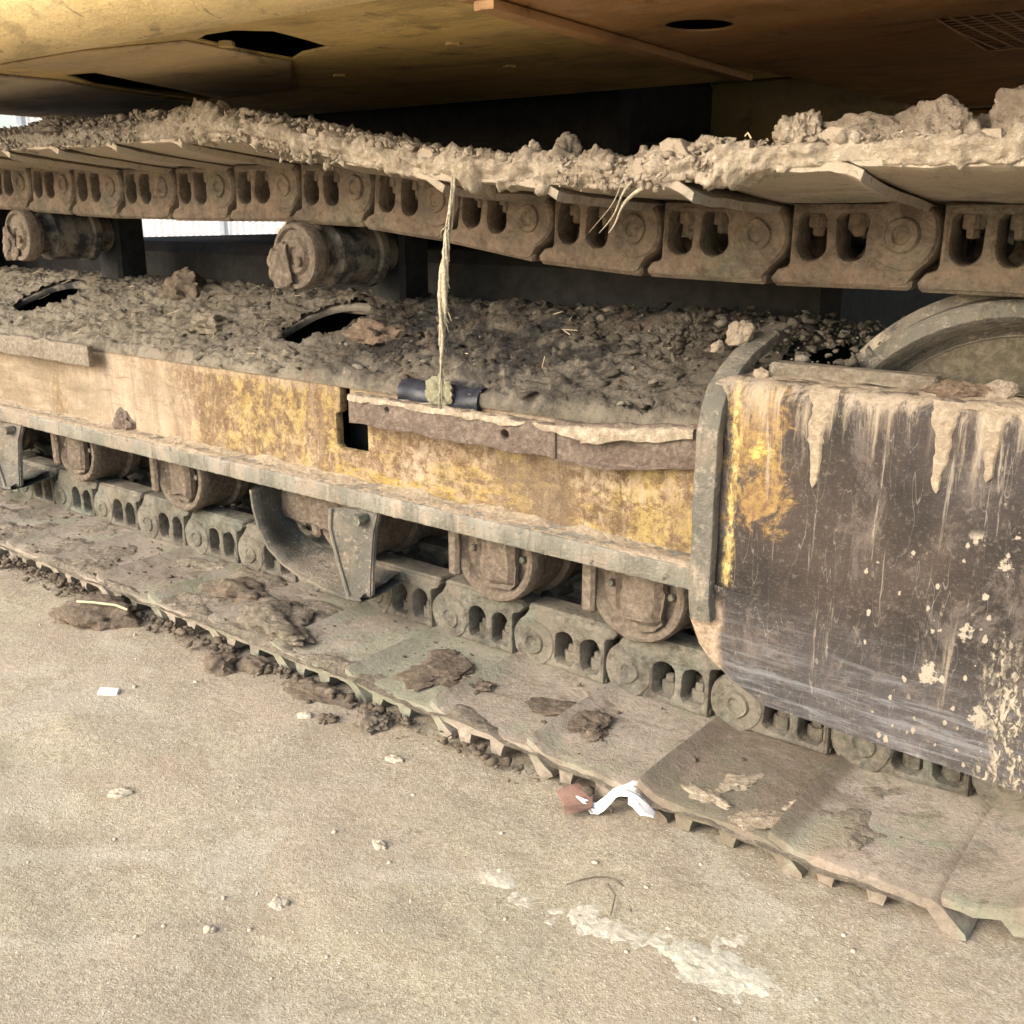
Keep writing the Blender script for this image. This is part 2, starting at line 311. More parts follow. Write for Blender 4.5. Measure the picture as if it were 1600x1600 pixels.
M = dict(
    ground=mat_ground(), shoe=mat_shoe(), link=mat_link(), frame=mat_frame(), steel=mat_steel_grey(),
    flange=mat_steel_grey('dusty_flange_steel', 1.15, .8), top=mat_top_frame(), box=mat_box(),
    under=mat_under('gold_belly_paint', (.44, .30, .10), (.55, .385, .14)),
    sheen_paint=mat_under('sheen_yellow_paint', (.60, .44, .19), (.70, .53, .25), .4, .25),  # belly yellow lightened: the sheen on the counterweight edge is put into the colour
    rusty=mat_under('orange_belly_paint', (.27, .13, .044), (.33, .175, .062), .4),
    olive=mat_under('olive_belly_paint', (.20, .15, .055), (.26, .19, .075), .5),
    lift=mat_under('scraped_belly_panel', (.38, .265, .12), (.47, .345, .18), .7, .5),
    grey_under=mat_under('grey_belly_panel', (.25, .20, .13), (.33, .26, .17), .6, .6),
    mud=mat_mud('dry_light_mud', (.50, .40, .28), (.64, .53, .39), (.78, .69, .54), 1, True),
    mud_bits=mat_mud('dry_light_mud_bits', (.46, .37, .26), (.60, .49, .36), (.76, .67, .53), 1, True, .5),
    deck=mat_deck('caked_deck_dirt', 0), deck_bits=mat_deck('caked_deck_crumbs', .5),
    dirt_bits=mat_mud('dark_brown_mud_bits', (.18, .14, .10), (.25, .20, .145), (.36, .30, .22), 1, False, .4),
    stone_bits=mat_mud('pale_grit', (.52, .46, .35), (.60, .53, .41), (.68, .61, .50), 1.5, False, .1, bk=.002),
    lump=mat_mud('pale_lump_mud', (.52, .415, .30), (.64, .515, .39), (.76, .65, .51), 1.2, bk=.02),
    grime=mat_mud('grey_brown_mud', (.235, .195, .14), (.325, .275, .205), (.46, .40, .31)),
    dirt=mat_mud('dark_brown_mud', (.18, .14, .10), (.26, .205, .15), (.36, .29, .215)),
    drip=mat_mud('dried_mud_run', (.50, .40, .28), (.60, .48, .34), (.68, .58, .43), 1.4),
    black=mat_plain('black_paint', (.022, .021, .020), .7), gloss=mat_plain('shiny_black_paint', (.03, .032, .04), .3),
    bar=mat_mud('grey_brown_bar', (.20, .15, .118), (.28, .215, .168), (.42, .345, .27), 1.3),
    roller=mat_mud('dusty_roller_steel', (.185, .145, .108), (.275, .22, .165), (.39, .32, .245), 1.1),
    rust=mat_mud('dusty_rusty_steel', (.20, .115, .08), (.28, .185, .14), (.36, .28, .22), .9),
    idler=mat_mud('olive_dust_steel', (.12, .11, .075), (.18, .15, .105), (.27, .22, .16), .8),
    rim=mat_steel_grey('worn_idler_rim', .62, .3),
    clodbrown=mat_mud('warm_brown_mud', (.20, .14, .095), (.28, .205, .145), (.38, .30, .22)),
    root=mat_mud('muddy_root', (.50, .43, .29), (.62, .55, .39), (.74, .67, .52), 2.5, bk=.006),
    moss=mat_mud('greenish_mud', (.36, .34, .21), (.48, .45, .30), (.60, .56, .40), 2.0),
    strap=mat_steel_grey('scratched_strap_steel', .72, .5),
    shoe_mud=mat_mud('dry_shoe_mud', (.27, .225, .165), (.38, .32, .24), (.50, .43, .335), 1.2),
    straw=mat_plain('dry_straw', (.62, .52, .33), .9, .2), paper=mat_plain('white_paper', (.86, .85, .82), .8, .04),
    pink=mat_plain('reddish_scrap', (.24, .145, .11), .9, .3), lime=mat_mud('pale_lime', (.62, .555, .42), (.70, .64, .51), (.80, .75, .64), 1.6, bk=.003),
    lime_green=mat_mud('pale_greenish_mortar', (.58, .535, .40), (.68, .635, .50), (.78, .745, .62), 1.6, bk=.003),
    fence=mat_plain('white_sheet_metal', (.80, .80, .78), .6, .06), stone=mat_mud('pale_stone', (.54, .465, .34), (.64, .56, .43), (.74, .67, .54), 1.5, bk=.004),
)

# ---------------------------------------------------------------- mesh helpers
def link_obj(name, me, mat, parent=None, kind=None, smooth=None):
    o = bpy.data.objects.new(name, me); COL.objects.link(o)
    if mat is not None: me.materials.clear(); me.materials.append(mat)
    if parent: o.parent = parent
    if kind: o['kind'] = kind
    if smooth is not None: shade(me, smooth)
    return o
def shade(me, ang=40):
    me.shade_smooth() if ang >= 180 else me.set_sharp_from_angle(angle=math.radians(ang)) or None
    if ang < 180:
        me.polygons.foreach_set('use_smooth', [True] * len(me.polygons))
def tag(o, label, cat, group=None, kind=None):
    o['label'] = label; o['category'] = cat
    if group: o['group'] = group
    if kind: o['kind'] = kind
    return o
def empty(name, loc=(0, 0, 0)):
    o = bpy.data.objects.new(name, None); o.location = loc; o.empty_display_size = .1; COL.objects.link(o); return o
def mesh_from(vs_, fs):
    me = bpy.data.meshes.new('m'); me.from_pydata([tuple(v) for v in vs_], [], fs); me.update(); return me
def fix(me):
    bm = bmesh.new(); bm.from_mesh(me); bmesh.ops.recalc_face_normals(bm, faces=bm.faces); bm.to_mesh(me); bm.free(); return me
def plate(outer, holes, thick, bevel=.002, fn=lambda a, b, c: (a, c, b)):
    """flat plate with holes: (a,b) outline, thickness along c; fn maps to world axes"""
    cu_ = bpy.data.curves.new('c', 'CURVE'); cu_.dimensions = '2D'; cu_.fill_mode = 'BOTH'
    cu_.extrude = max(thick / 2 - bevel, 1e-5); cu_.bevel_depth = bevel; cu_.offset = -bevel; cu_.bevel_resolution = 1
    for poly in [outer] + list(holes):
        sp = cu_.splines.new('POLY'); sp.points.add(len(poly) - 1); sp.use_cyclic_u = True
        for p, q in zip(sp.points, poly): p.co = (q[0], q[1], 0, 1)
    ob = bpy.data.objects.new('c', cu_); COL.objects.link(ob)
    dg = bpy.context.evaluated_depsgraph_get(); me = bpy.data.meshes.new_from_object(ob.evaluated_get(dg))
    bpy.data.objects.remove(ob); bpy.data.curves.remove(cu_)
    for v in me.vertices: v.co = fn(*v.co)
    me.update(); bm = bmesh.new(); bm.from_mesh(me); bmesh.ops.remove_doubles(bm, verts=bm.verts, dist=1e-5)
    bmesh.ops.recalc_face_normals(bm, faces=bm.faces); bm.to_mesh(me); bm.free()
    return me
def box_bm(bm, x0, x1, y0, y1, z0, z1, bev=.003):
    r = bmesh.ops.create_cube(bm, size=1.0)
    for v in r['verts']:
        v.co = Vector(((x0 + x1) / 2 + v.co.x * (x1 - x0), (y0 + y1) / 2 + v.co.y * (y1 - y0), (z0 + z1) / 2 + v.co.z * (z1 - z0)))
    if bev:
        es = list({e for v in r['verts'] for e in v.link_edges})
        bmesh.ops.bevel(bm, geom=es, offset=bev, segments=1, affect='EDGES')
def bm_mesh(bm):
    me = bpy.data.meshes.new('m'); bmesh.ops.recalc_face_normals(bm, faces=bm.faces); bm.to_mesh(me); bm.free(); return me
def box(x0, x1, y0, y1, z0, z1, bev=.003):
    bm = bmesh.new(); box_bm(bm, x0, x1, y0, y1, z0, z1, bev); return bm_mesh(bm)
def lathe(prof, n=40, cx=0, cz=0):
    """prof: (y, r) list, axis along Y"""
    vs_, fs = [], []
    for (y, r) in prof:
        for k in range(n):
            a = 2 * math.pi * k / n; vs_.append((cx + r * math.cos(a), y, cz + r * math.sin(a)))
    for i in range(len(prof) - 1):
        for k in range(n):
            fs.append((i * n + k, i * n + (k + 1) % n, (i + 1) * n + (k + 1) % n, (i + 1) * n + k))
    fs.append(tuple(range(n))); fs.append(tuple((len(prof) - 1) * n + k for k in range(n - 1, -1, -1)))
    return fix(mesh_from(vs_, fs))
def tube(pts, rad, n=6):
    vs_, fs = [], []
    P_ = [Vector(p) for p in pts]
    for i, p in enumerate(P_):
        t = (P_[min(i + 1, len(P_) - 1)] - P_[max(i - 1, 0)]).normalized()
        a = t.cross(Vector((.31, .2, .93))).normalized(); b = t.cross(a)
        r = rad[i] if hasattr(rad, '__len__') else rad
        for k in range(n):
            an = 2 * math.pi * k / n; vs_.append(p + a * math.cos(an) * r + b * math.sin(an) * r)
    for i in range(len(P_) - 1):
        for k in range(n):
            fs.append((i * n + k, i * n + (k + 1) % n, (i + 1) * n + (k + 1) % n, (i + 1) * n + k))
    fs.append(tuple(range(n - 1, -1, -1))); fs.append(tuple((len(P_) - 1) * n + k for k in range(n)))
    return vs_, fs
def tubes_mesh(list_):
    V, F = [], []
    for pts, rad, n in list_:
        v, f = tube(pts, rad, n); o = len(V); V += v; F += [tuple(i + o for i in q) for q in f]
    return fix(mesh_from(V, F))
def fbm(x, y, z, o=4, h=1.0): return noise.fractal(Vector((x, y, z)), h, 2.1, o)
def ridge(x, y, z): return noise.ridged_multi_fractal(Vector((x, y, z)), .9, 2.1, 4, 1.0, 2.0)
def grid_mesh(pf, nu, nv, close=False):
    vs_ = [pf(i, j) for i in range(nu) for j in range(nv)]
    fs = [(i * nv + j, (i + 1) * nv + j, (i + 1) * nv + j + 1, i * nv + j + 1) for i in range(nu - 1) for j in range(nv - 1)]
    return mesh_from(vs_, fs)
_ico = {}
def ico(sub):
    if sub not in _ico:
        bm = bmesh.new(); bmesh.ops.create_icosphere(bm, subdivisions=sub, radius=1.0); bm.verts.ensure_lookup_table()
        _ico[sub] = (np.array([v.co[:] for v in bm.verts]), np.array([[v.index for v in f.verts] for f in bm.faces])); bm.free()
    return _ico[sub]
def rough_variants(sub, k, amp, seed):
    out = []
    V, F = ico(sub)
    for q in range(k):
        d = np.array([1 + amp * (noise.noise(Vector(v * 1.3) + Vector((seed + q * 7.1, q, 0))) + .5 * noise.noise(Vector(v * 3.1) + Vector((seed, q * 3.3, 5)))) for v in V])
        out.append(V * d[:, None])
    return out, F
def scatter(name, places, mat, sub=1, amp=.55, seed=0, parent=None, variants=10):
    """places: (x,y,z,sx,sy,sz,rz,tilt). All fragments become one 'stuff' object."""
    var, F = rough_variants(sub, variants, amp, seed); nv = len(var[0])
    P_ = np.array(places); n = len(P_)
    allv = np.empty((n, nv, 3)); idx = rng.integers(0, variants, n)
    for i in range(n):
        v = var[idx[i]] * P_[i, 3:6]
        t = P_[i, 7]; v = np.column_stack((v[:, 0] * math.cos(t) + v[:, 2] * math.sin(t), v[:, 1], -v[:, 0] * math.sin(t) + v[:, 2] * math.cos(t)))
        c, s_ = math.cos(P_[i, 6]), math.sin(P_[i, 6])
        allv[i] = np.column_stack((v[:, 0] * c - v[:, 1] * s_, v[:, 0] * s_ + v[:, 1] * c, v[:, 2])) + P_[i, :3]
    fa = (F[None] + (np.arange(n) * nv)[:, None, None]).reshape(-1, 3)
    me = bpy.data.meshes.new(name); me.vertices.add(n * nv); me.vertices.foreach_set('co', allv.reshape(-1))
    me.loops.add(len(fa) * 3); me.loops.foreach_set('vertex_index', fa.reshape(-1).astype(np.int32))
    me.polygons.add(len(fa)); me.polygons.foreach_set('loop_start', np.arange(0, len(fa) * 3, 3, dtype=np.int32))
    me.update(calc_edges=True); me.validate()
    return link_obj(name, me, mat, parent, 'stuff')
def clod(name, loc, size, mat, seed, amp=.45, sub=4, rot=0, flat=.5, parent=None, fine=.12):
    V, F = ico(sub); vs_ = []
    c, s_ = math.cos(rot), math.sin(rot)
    for v in V:
        p = Vector(v)
        d = 1 + amp * noise.noise(p * 1.1 + Vector((seed, 2, 3))) + amp * .6 * noise.noise(p * 2.6 + Vector((3, seed, 1))) + fine * ridge(*(p * 2.2 + Vector((seed, seed, 0)))) * .6 + fine * .6 * noise.noise(p * 9) + fine * .4 * noise.noise(p * 19) + fine * .7 * (noise.cell_vector(p * 3.2 + Vector((seed, noise.noise(p * 4), 0)))[0] - .5)
        q = p * d
        if q.z < -flat: q.z = -flat + (q.z + flat) * .1
        x, y, z = q.x * size[0], q.y * size[1], (q.z + flat) * size[2]
        vs_.append((x * c - y * s_, x * s_ + y * c, z))
    me = mesh_from(vs_, [tuple(f) for f in F]); shade(me, 50)
    o = link_obj(name, me, mat, parent); o.location = loc; return o

# ================================================================ SETTING
# ground: one sheet, fine near the machine and wide out to the horizon
def axis(a, b, step, far):
    core = list(np.arange(a, b, step)); lo, hi, d = [], [], step
    x = a
    while x > -far: d *= 1.45; x -= d; lo.append(x)
    x, d = core[-1], step
    while x < far: d *= 1.45; x += d; hi.append(x)
    return lo[::-1] + core + hi
gx, gy = axis(-3.2, .35, .014, 400), axis(.25, 1.62, .014, 400)
def ground_h(x, y):
    if abs(x) > 12 or abs(y) > 12: return -.003
    h = .012 * fbm(x * 1.3, y * 1.3, 0, 3) +   .0028 * fbm(x * 8, y * 8, 4, 5) - .008 * math.exp(-((y - .80 - .12 * math.sin(x * 1.4)) / .10) ** 2) * (.6 + fbm(x * 3, y * 3, 2, 2)) + .0012 * ridge(x * 6, y * 6, 3)
    return h - .003
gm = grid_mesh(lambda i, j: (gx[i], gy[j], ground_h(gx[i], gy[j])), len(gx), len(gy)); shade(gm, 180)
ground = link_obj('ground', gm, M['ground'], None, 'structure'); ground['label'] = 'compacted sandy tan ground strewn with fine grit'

# ================================================================ EXCAVATOR
EX = empty('excavator', (-2.2, 2.9, 0))
tag(EX, 'mud-caked yellow crawler excavator seen low beside its near track, worn side frame and belly overhead', 'excavator')
bpy.context.view_layer.update()
INV = Matrix.Translation((2.2, -2.9, 0))
def part(name, me, mat, label=None, kind=None, parent=None, smooth=35):
    o = link_obj(name, me, mat, parent or EX, kind, smooth)
    if parent is None: o.matrix_parent_inverse = INV
    if label: o['label'] = label
    return o

# ---- track path -------------------------------------------------
PT, XI, YC, YE, YI = .216, -.325, 1.605, 1.23, 1.98
def track_path():
    pts = [(x, .09) for x in np.linspace(-4.1, XI, 400)]
    pts += [(XI + .3875 * math.sin(a), .4775 - .3875 * math.cos(a)) for a in np.linspace(0, math.pi, 200)[1:]]
    kx = [-4.1, -3.4, -2.99, -2.37, -1.79, -1.49, -1.144, -.906, -.68, -.45, XI]
    kz = [.975, .978, .972, .947, .946, .936, .884, .867, .862, .864, .865]
    xs = np.linspace(XI, -4.1, 500)[1:]; pts += [(x, z) for x, z in zip(xs, np.interp(xs, kx, kz))]
    cz, R = (.09 + .975) / 2, (.975 - .09) / 2
    pts += [(-4.1 - R * math.sin(a), cz + R * math.cos(a)) for a in np.linspace(0, math.pi, 200)[1:]]
    pts += [(x, .09) for x in np.linspace(-4.1, -3.9, 30)[1:]]
    return np.array(pts)
TP = track_path()
def walk(start):
    out = [np.array(start)]; i = int(np.argmin(np.hypot(*(TP - out[0]).T)))
    while True:
        j = i
        while j < len(TP) and np.hypot(*(TP[j] - out[-1])) < PT: j += 1
        if j >= len(TP): break
        a, b = TP[j - 1], TP[j]; lo, hi = 0, 1
        for _ in range(25):
            mm = (lo + hi) / 2
            if np.hypot(*(a + (b - a) * mm - out[-1])) < PT: lo = mm
            else: hi = mm
        out.append(a + (b - a) * lo); i = j - 1
    return out
PINS = walk((-.903 - PT * 13, .09))
TOPX = sorted([p for p in PINS if p[1] > .84], key=lambda p: p[0])
def pin_z(x): return float(np.interp(x, [p[0] for p in TOPX], [p[1] for p in TOPX]))

def tilt(x): return float(np.interp(x, [-3.4, -1.65, -1.25, -.75, -.58, -.2], [.025, .027, .010, .013, .031, .033]))
def tz(x, y): return tilt(x) * max(0, 1.5 - y) / .265
# ---- shoe -------------------------------------------------------
PROF = [(-.032, -.028), (-.015, -.036), (.005, -.043), (.19, -.045), (.205, -.052), (.222, -.066), (.236, -.078), (.238, -.086), (.228, -.092), (.208, -.090),
        (.2, -.075), (.186, -.060), (.137, -.060), (.133, -.074), (.131, -.084), (.112, -.084), (.110, -.074), (.106, -.060), (.066, -.060), (.062, -.074), (.060, -.084), (.041, -.084), (.039, -.074),
        (.035, -.060), (0, -.056), (-.018, -.048), (-.034, -.040)]
def resample(poly, step):
    out = []
    for a, b in zip(poly, poly[1:] + poly[:1]):
        L = math.hypot(b[0] - a[0], b[1] - a[1]); k = max(1, round(L / step))
        out += [(a[0] + (b[0] - a[0]) * t / k, a[1] + (b[1] - a[1]) * t / k) for t in range(k)]
    return out
RP = resample(PROF, .007)
YS = [YE, YE + .004, YE + .02, YE + .05, YE + .09, YE + .14, YE + .2, YE + .27, YE + .4, YE + .55, YI - .02, YI]
def shoe_mesh(seed):
    n = len(RP); vs_, fs = [], []
    cu_ = sum(p[0] for p in RP) / n; cz_ = -.055
    for j, y in enumerate(YS):
        for (u, z) in RP:
            e = .006 * fbm(u * 14, z * 20, seed * 3.7, 3) if j < 3 else 0
            k = 0.96 if j in (0,) else 1.0
            dz = .0028 * fbm(u * 9, y * 9, seed * 1.9, 3) + (.0025 * fbm(u * 30, y * 30, seed, 2) if j < 4 else 0)
            sag = -.004 * math.exp(-(y - YE) / .06) * (1 + noise.noise(Vector((u * 8, seed, 0))))
            vs_.append((u, y + e + (0.0 if k == 1 else .0), z + dz + sag + (0 if k == 1 else (cz_ - z) * .08)))
    m_ = len(YS)
    for j in range(m_ - 1):
        for i in range(n):
            fs.append((j * n + i, j * n + (i + 1) % n, (j + 1) * n + (i + 1) % n, (j + 1) * n + i))
    fs.append(tuple(range(n - 1, -1, -1))); fs.append(tuple((m_ - 1) * n + i for i in range(n)))
    return fix(mesh_from(vs_, fs))
# ---- link -------------------------------------------------------
def arc(cx, cz, r, a0, a1, n): return [(cx + r * math.cos(math.radians(a0 + (a1 - a0) * k / n)), cz + r * math.sin(math.radians(a0 + (a1 - a0) * k / n))) for k in range(n + 1)]
link_out = arc(0, 0, .052, 235, 118, 8) + [(-.012, .066), (.0, .070), (.186, .070), (.190, .062), (.180, .050), (.1655, .046), (.163, .040), (.163, -.042), (-.015, -.0425)]
def winpoly(u0, u1, z0, z1):
    r = (u1 - u0) / 2
    return arc((u0 + u1) / 2, z1 - r, r, 0, 180, 8) + [(u0, z0 + .008), (u0 + .006, z0), (u1 - .006, z0), (u1, z0 + .008)]
def link_mesh(mirror=False, seed=0):
    bm = bmesh.new()
    for me in (plate(link_out, [winpoly(.050, .093, -.029, .037), winpoly(.110, .152, -.029, .037)], .058, .006, lambda a, b, c: (a, 1.524 + c, b)),
               lathe([(1.4925, .040), (1.4925, .046), (1.497, .050), (1.56, .0525)], 28),
               lathe([(1.4925, .010), (1.4885, .014), (1.4885, .022), (1.493, .025), (1.50, .025)], 20),
               box(-.018, .188, 1.499, 1.561, .056, .074, .005),
               box(.166, .262, 1.558, 1.590, -.038, .045, .012),
               box(.008, .165, 1.502, 1.60, -.0435, -.030, .003)):
        bm.from_mesh(me); bpy.data.meshes.remove(me)
    if mirror:
        for v in bm.verts: v.co.y = 2 * YC - v.co.y
    else:
        for v in bm.verts:
            p = v.co; q = p * 34 + Vector((seed * 9.1, seed, 0)); v.co = p + Vector((noise.noise(q), .9 * noise.noise(q + Vector((5, 5, 5))), noise.noise(q + Vector((9, 1, 3))))) * .0028
    return bm_mesh(bm)
def nut_mesh(u):
    vs_ = []; prof = [(-.034, .0165), (-.012, .0165), (-.0095, .0145), (-.0095, .010), (.001, .0095), (.003, .006)]
    for z, r in prof:
        for k in range(6): vs_.append((u + r * math.cos(k * math.pi / 3 + .3), 1.527 + r * math.sin(k * math.pi / 3 + .3), z))
    fs = [(i * 6 + k, i * 6 + (k + 1) % 6, (i + 1) * 6 + (k + 1) % 6, (i + 1) * 6 + k) for i in range(5) for k in range(6)] + [tuple(range(30, 36))]
    return fix(mesh_from(vs_, fs))
LMV = [link_mesh(False, q) for q in range(5)]; LM = LMV[0]; LMI, BUSH = link_mesh(True), lathe([(1.55, .028), (1.66, .028)], 16)
NUTS = [nut_mesh(.072), nut_mesh(.132)]
for me in (*LMV, LMI, BUSH): shade(me, 35)
def plug_mesh(q):
    V, F = ico(3); out = []
    for v in V:
        p = Vector(v); d = 1 + .5 * noise.noise(p * 1.4 + Vector((q, 0, 0))) + .3 * noise.noise(p * 4 + Vector((q, 4, 0)))
        out.append(((.072, .132)[q % 2] + .022 * p.x * d, 1.545 + .025 * p.y * d, -.024 + (.016 + .010 * (q % 3)) * p.z * d))
    me = mesh_from(out, [tuple(f) for f in F]); shade(me, 60); return me
PLUGS = [plug_mesh(q) for q in range(6)]
def chain_frame(a, b):
    dx, dz = b[0] - a[0], b[1] - a[1]; ang = math.atan2(dz, dx)
    return Matrix.Translation((a[0], 0, a[1])) @ Matrix.Rotation(-ang, 4, 'Y')
def inst(name, me, mat, mw, parent=None, lab=None):
    o = bpy.data.objects.new(name, me); COL.objects.link(o)
    if not me.materials: me.materials.append(mat)
    o.parent = parent or EX
    if parent is None: o.matrix_parent_inverse = INV; o.matrix_basis = mw
    else: o.matrix_parent_inverse = Matrix.Identity(4)
    if lab: o['label'] = lab
    return o
SHARED = None
for i in range(len(PINS) - 1):
    a, b = PINS[i], PINS[i + 1]; F = chain_frame(a, b)
    near = -3.4 < a[0] < .1
    if near or SHARED is None:
        sm = shoe_mesh(i + 1); shade(sm, 40); SHARED = SHARED or sm
    else: sm = SHARED
    FS = F
    if a[1] > .84 and b[0] < a[0] - .15:
        p_ = Vector((a[0], 1.5, a[1] + .045)); FS = Matrix.Translation(p_) @ Matrix.Rotation(-tilt((a[0] + b[0]) / 2) / .265, 4, 'X') @ Matrix.Translation(-p_) @ F
    inst('track_shoe', sm, M['shoe'], FS)
    lk_ = inst('track_link', LMV[i * 3 % 5], M['link'], F); inst('track_link', LMI, M['link'], F)
    inst('bushing', BUSH, M['link'], F)
    if near:
        for nm in NUTS: inst('bolt', nm, M['link'], None, lk_)
        if rng.random() < .55: inst('packed_mud', PLUGS[i % 6], M['grime'], None, lk_)

# ---- track rollers ----------------------------------------------
roller_prof = [(1.468, .0), (1.468, .034), (1.476, .038), (1.478, .074), (1.466, .081), (1.462, .088), (1.464, .095), (1.472, .0995), (1.494, .0995), (1.499, .0975), (1.568, .0975), (1.575, .108), (1.60, .108), (1.61, .08), (1.66, .0975), (1.71, .0975), (1.718, .11), (1.74, .11), (1.742, .02)]
for rx in (-.875, -1.195, -1.60, -2.21, -2.69, -3.25, -3.65):
    r = part('track_roller', lathe(roller_prof, 48, rx, .2625), M['roller'])
    bm = bmesh.new(); box_bm(bm, rx - .034, rx + .060, 1.452, 1.475, .196, .316, .018); bmesh.ops.subdivide_edges(bm, edges=bm.edges[:], cuts=4, use_grid_fill=True)
    for v in bm.verts: v.co += Vector((.6, .5, 1)) * .007 * fbm(v.co.x * 28, v.co.y * 28, v.co.z * 28, 4)
    bk = part('roller_bracket', bm_mesh(bm), M['roller'])
    for dx in (-.032, .032):
        inst('bolt', lathe([(1.466, .0), (1.466, .005), (1.468, .007), (1.48, .007)], 6, rx + dx * 1.9 + .006, .262), M['link'], None, r)
        
    part('roller_mount', box(rx - .108, rx - .080, 1.452, 1.52, .20, .318, .006), M['roller'])
# ---- carrier rollers --------------------------------------------
for cx, cz in ((-1.735, .803), (-2.875, .828)):
    c = part('carrier_roller', lathe([(1.478, .0), (1.478, .016), (1.472, .020), (1.472, .034), (1.480, .040), (1.480, .054), (1.472, .058), (1.474, .066), (1.480, .069), (1.504, .069), (1.508, .063), (1.516, .063), (1.518, .0)], 44, cx, cz), M['roller'])
    part('carrier_drum', lathe([(1.5185, .0), (1.5185, .052), (1.545, .052), (1.555, .0675), (1.66, .0675), (1.665, .074), (1.685, .074), (1.69, .05), (1.80, .048), (1.80, 0.0)], 44, cx, cz), M['top'])
    inst('bolt', lathe([(1.464, 0), (1.464, .01), (1.474, .012)], 6, cx + .02, cz - .01), M['link'], None, c)
    part('carrier_bracket', box(cx - .05, cx + .06, 1.735, 1.83, .62, cz + .055, .01), M['black'])
    mc = clod('mud_cap', (cx - .040, 1.470, cz - .066), (.030, .014, .046), M['roller'], 3.1 + cx, .5, 4, 0, .9, EX); mc.matrix_parent_inverse = INV

# ---- idler and sprocket -----------------------------------------
part('idler', lathe([(1.545, .0), (1.545, .06), (1.552, .09), (1.568, .11), (1.572, .255), (1.556, .268), (1.530, .276), (1.522, .284), (1.522, .296), (1.530, .306), (1.562, .3095), (1.566, .325), (1.642, .325), (1.646, .3095), (1.68, .306), (1.69, .28), (1.64, .26), (1.64, 0)], 96, XI + .01, .4775), M['rim'])
part('idler_disc', lathe([(1.540, .0), (1.540, .052), (1.556, .10), (1.5655, .11), (1.5655, .252), (1.573, .254)], 64, XI + .01, .4775), M['idler'])
spk = []
for k in range(42):
    a = 2 * math.pi * k / 42; r = (.405, .405, .36)[k % 3] if k % 2 else .37
    spk.append((-4.1 + r * math.cos(a), .5325 + r * math.sin(a)))
part('sprocket', plate(spk, [], .07, .006, lambda a, b, c: (a, YC + c, b)), M['steel'])

# ---- side frame -------------------------------------------------
XL, XR = -3.95, -.70
def rr(x0, x1, z0, z1, r=.012): 
    return arc(x1 - r, z1 - r, r, 0, 90, 3) + arc(x0 + r, z1 - r, r, 90, 180, 3) + arc(x0 + r, z0 + r, r, 180, 270, 3) + arc(x1 - r, z0 + r, r, 270, 360, 3)
face = [(XL, .338), (XR, .338), (XR, .556), (-1.6, .556), (-2.5, .553), (XL, .55)]
hole = [(-1.604, .424), (-1.594, .416), (-1.522, .416), (-1.512, .424), (-1.512, .492), (-1.560, .492), (-1.560, .545), (-1.588, .545), (-1.590, .495), (-1.604, .488)]
FR = part('side_frame', plate(face, [hole], .022, .004, lambda a, b, c: (a, 1.461 + c, b)), M['frame'], 'worn yellow frame side plate streaked with rust and dried mud')
part('frame_hole_liner', box(-1.66, -1.46, 1.54, 1.55, .38, .55, .002), M['black'])
# sloping deck with two oval slots, then the flat inboard deck
TL = math.hypot(.275, .125)
def slope_fn(a, b, c):
    t = b / TL; return (a, 1.452 + .275 * t - c * .41, .556 + .125 * t + c * .91)
def oval(x0, x1, s0, s1, sk=0.0):
    cx_, cs = (x0 + x1) / 2, (s0 + s1) / 2
    return [(cx_ + (x1 - x0) / 2 * math.copysign(abs(math.cos(t)) ** .7, math.cos(t)) + sk * ((s1 - s0) / 2 * math.sin(t)), cs + (s1 - s0) / 2 * math.copysign(abs(math.sin(t)) ** .7, math.sin(t))) for t in [2 * math.pi * k / 24 for k in range(24)]]
SL1, SL2 = oval(-1.905, -1.735, .105, .285, .35), oval(-3.13, -2.92, .10, .28, .35)
part('frame_deck', plate([(XL, 0), (XR, 0), (XR, TL), (XL, TL)], [SL1, SL2], .016, .003, slope_fn), M['top'], 'sloping frame deck under caked dirt')
part('inner_deck', box(XL, XR, 1.722, 1.92, .660, .677, .003), M['top'])
part('inner_side', box(XL, XR, 1.92, 1.94, .30, .677, .003), M['black'])
part('frame_bottom', box(XL, XR, 1.475, 1.92, .325, .335, 0), M['black'])
flp = [(XL, .313), (XR - .01, .311), (XR - .01, .350), (XL, .352)]
def flange_mesh():
    n = 520; prof = [(1.402, .313), (1.400, .317), (1.400, .345), (1.404, .350), (1.425, .353), (1.449, .356), (1.52, .356), (1.52, .322), (1.45, .313)]
    def pf(i, j):
        x = XL + (XR - .012 - XL) * i / (n - 1); y, z = prof[j % len(prof)]
        d = .0009 * fbm(x * 9, j * .4, 2, 3) + .0011 * fbm(x * 70, j, 7, 3)
        return (x, y + d * (1 if j < 5 else .2), z + d * .8)
    me = grid_mesh(pf, n, len(prof) + 1); return fix(me)
part('bottom_flange', flange_mesh(), M['flange'], 'dusty grey flange along the foot of the frame')
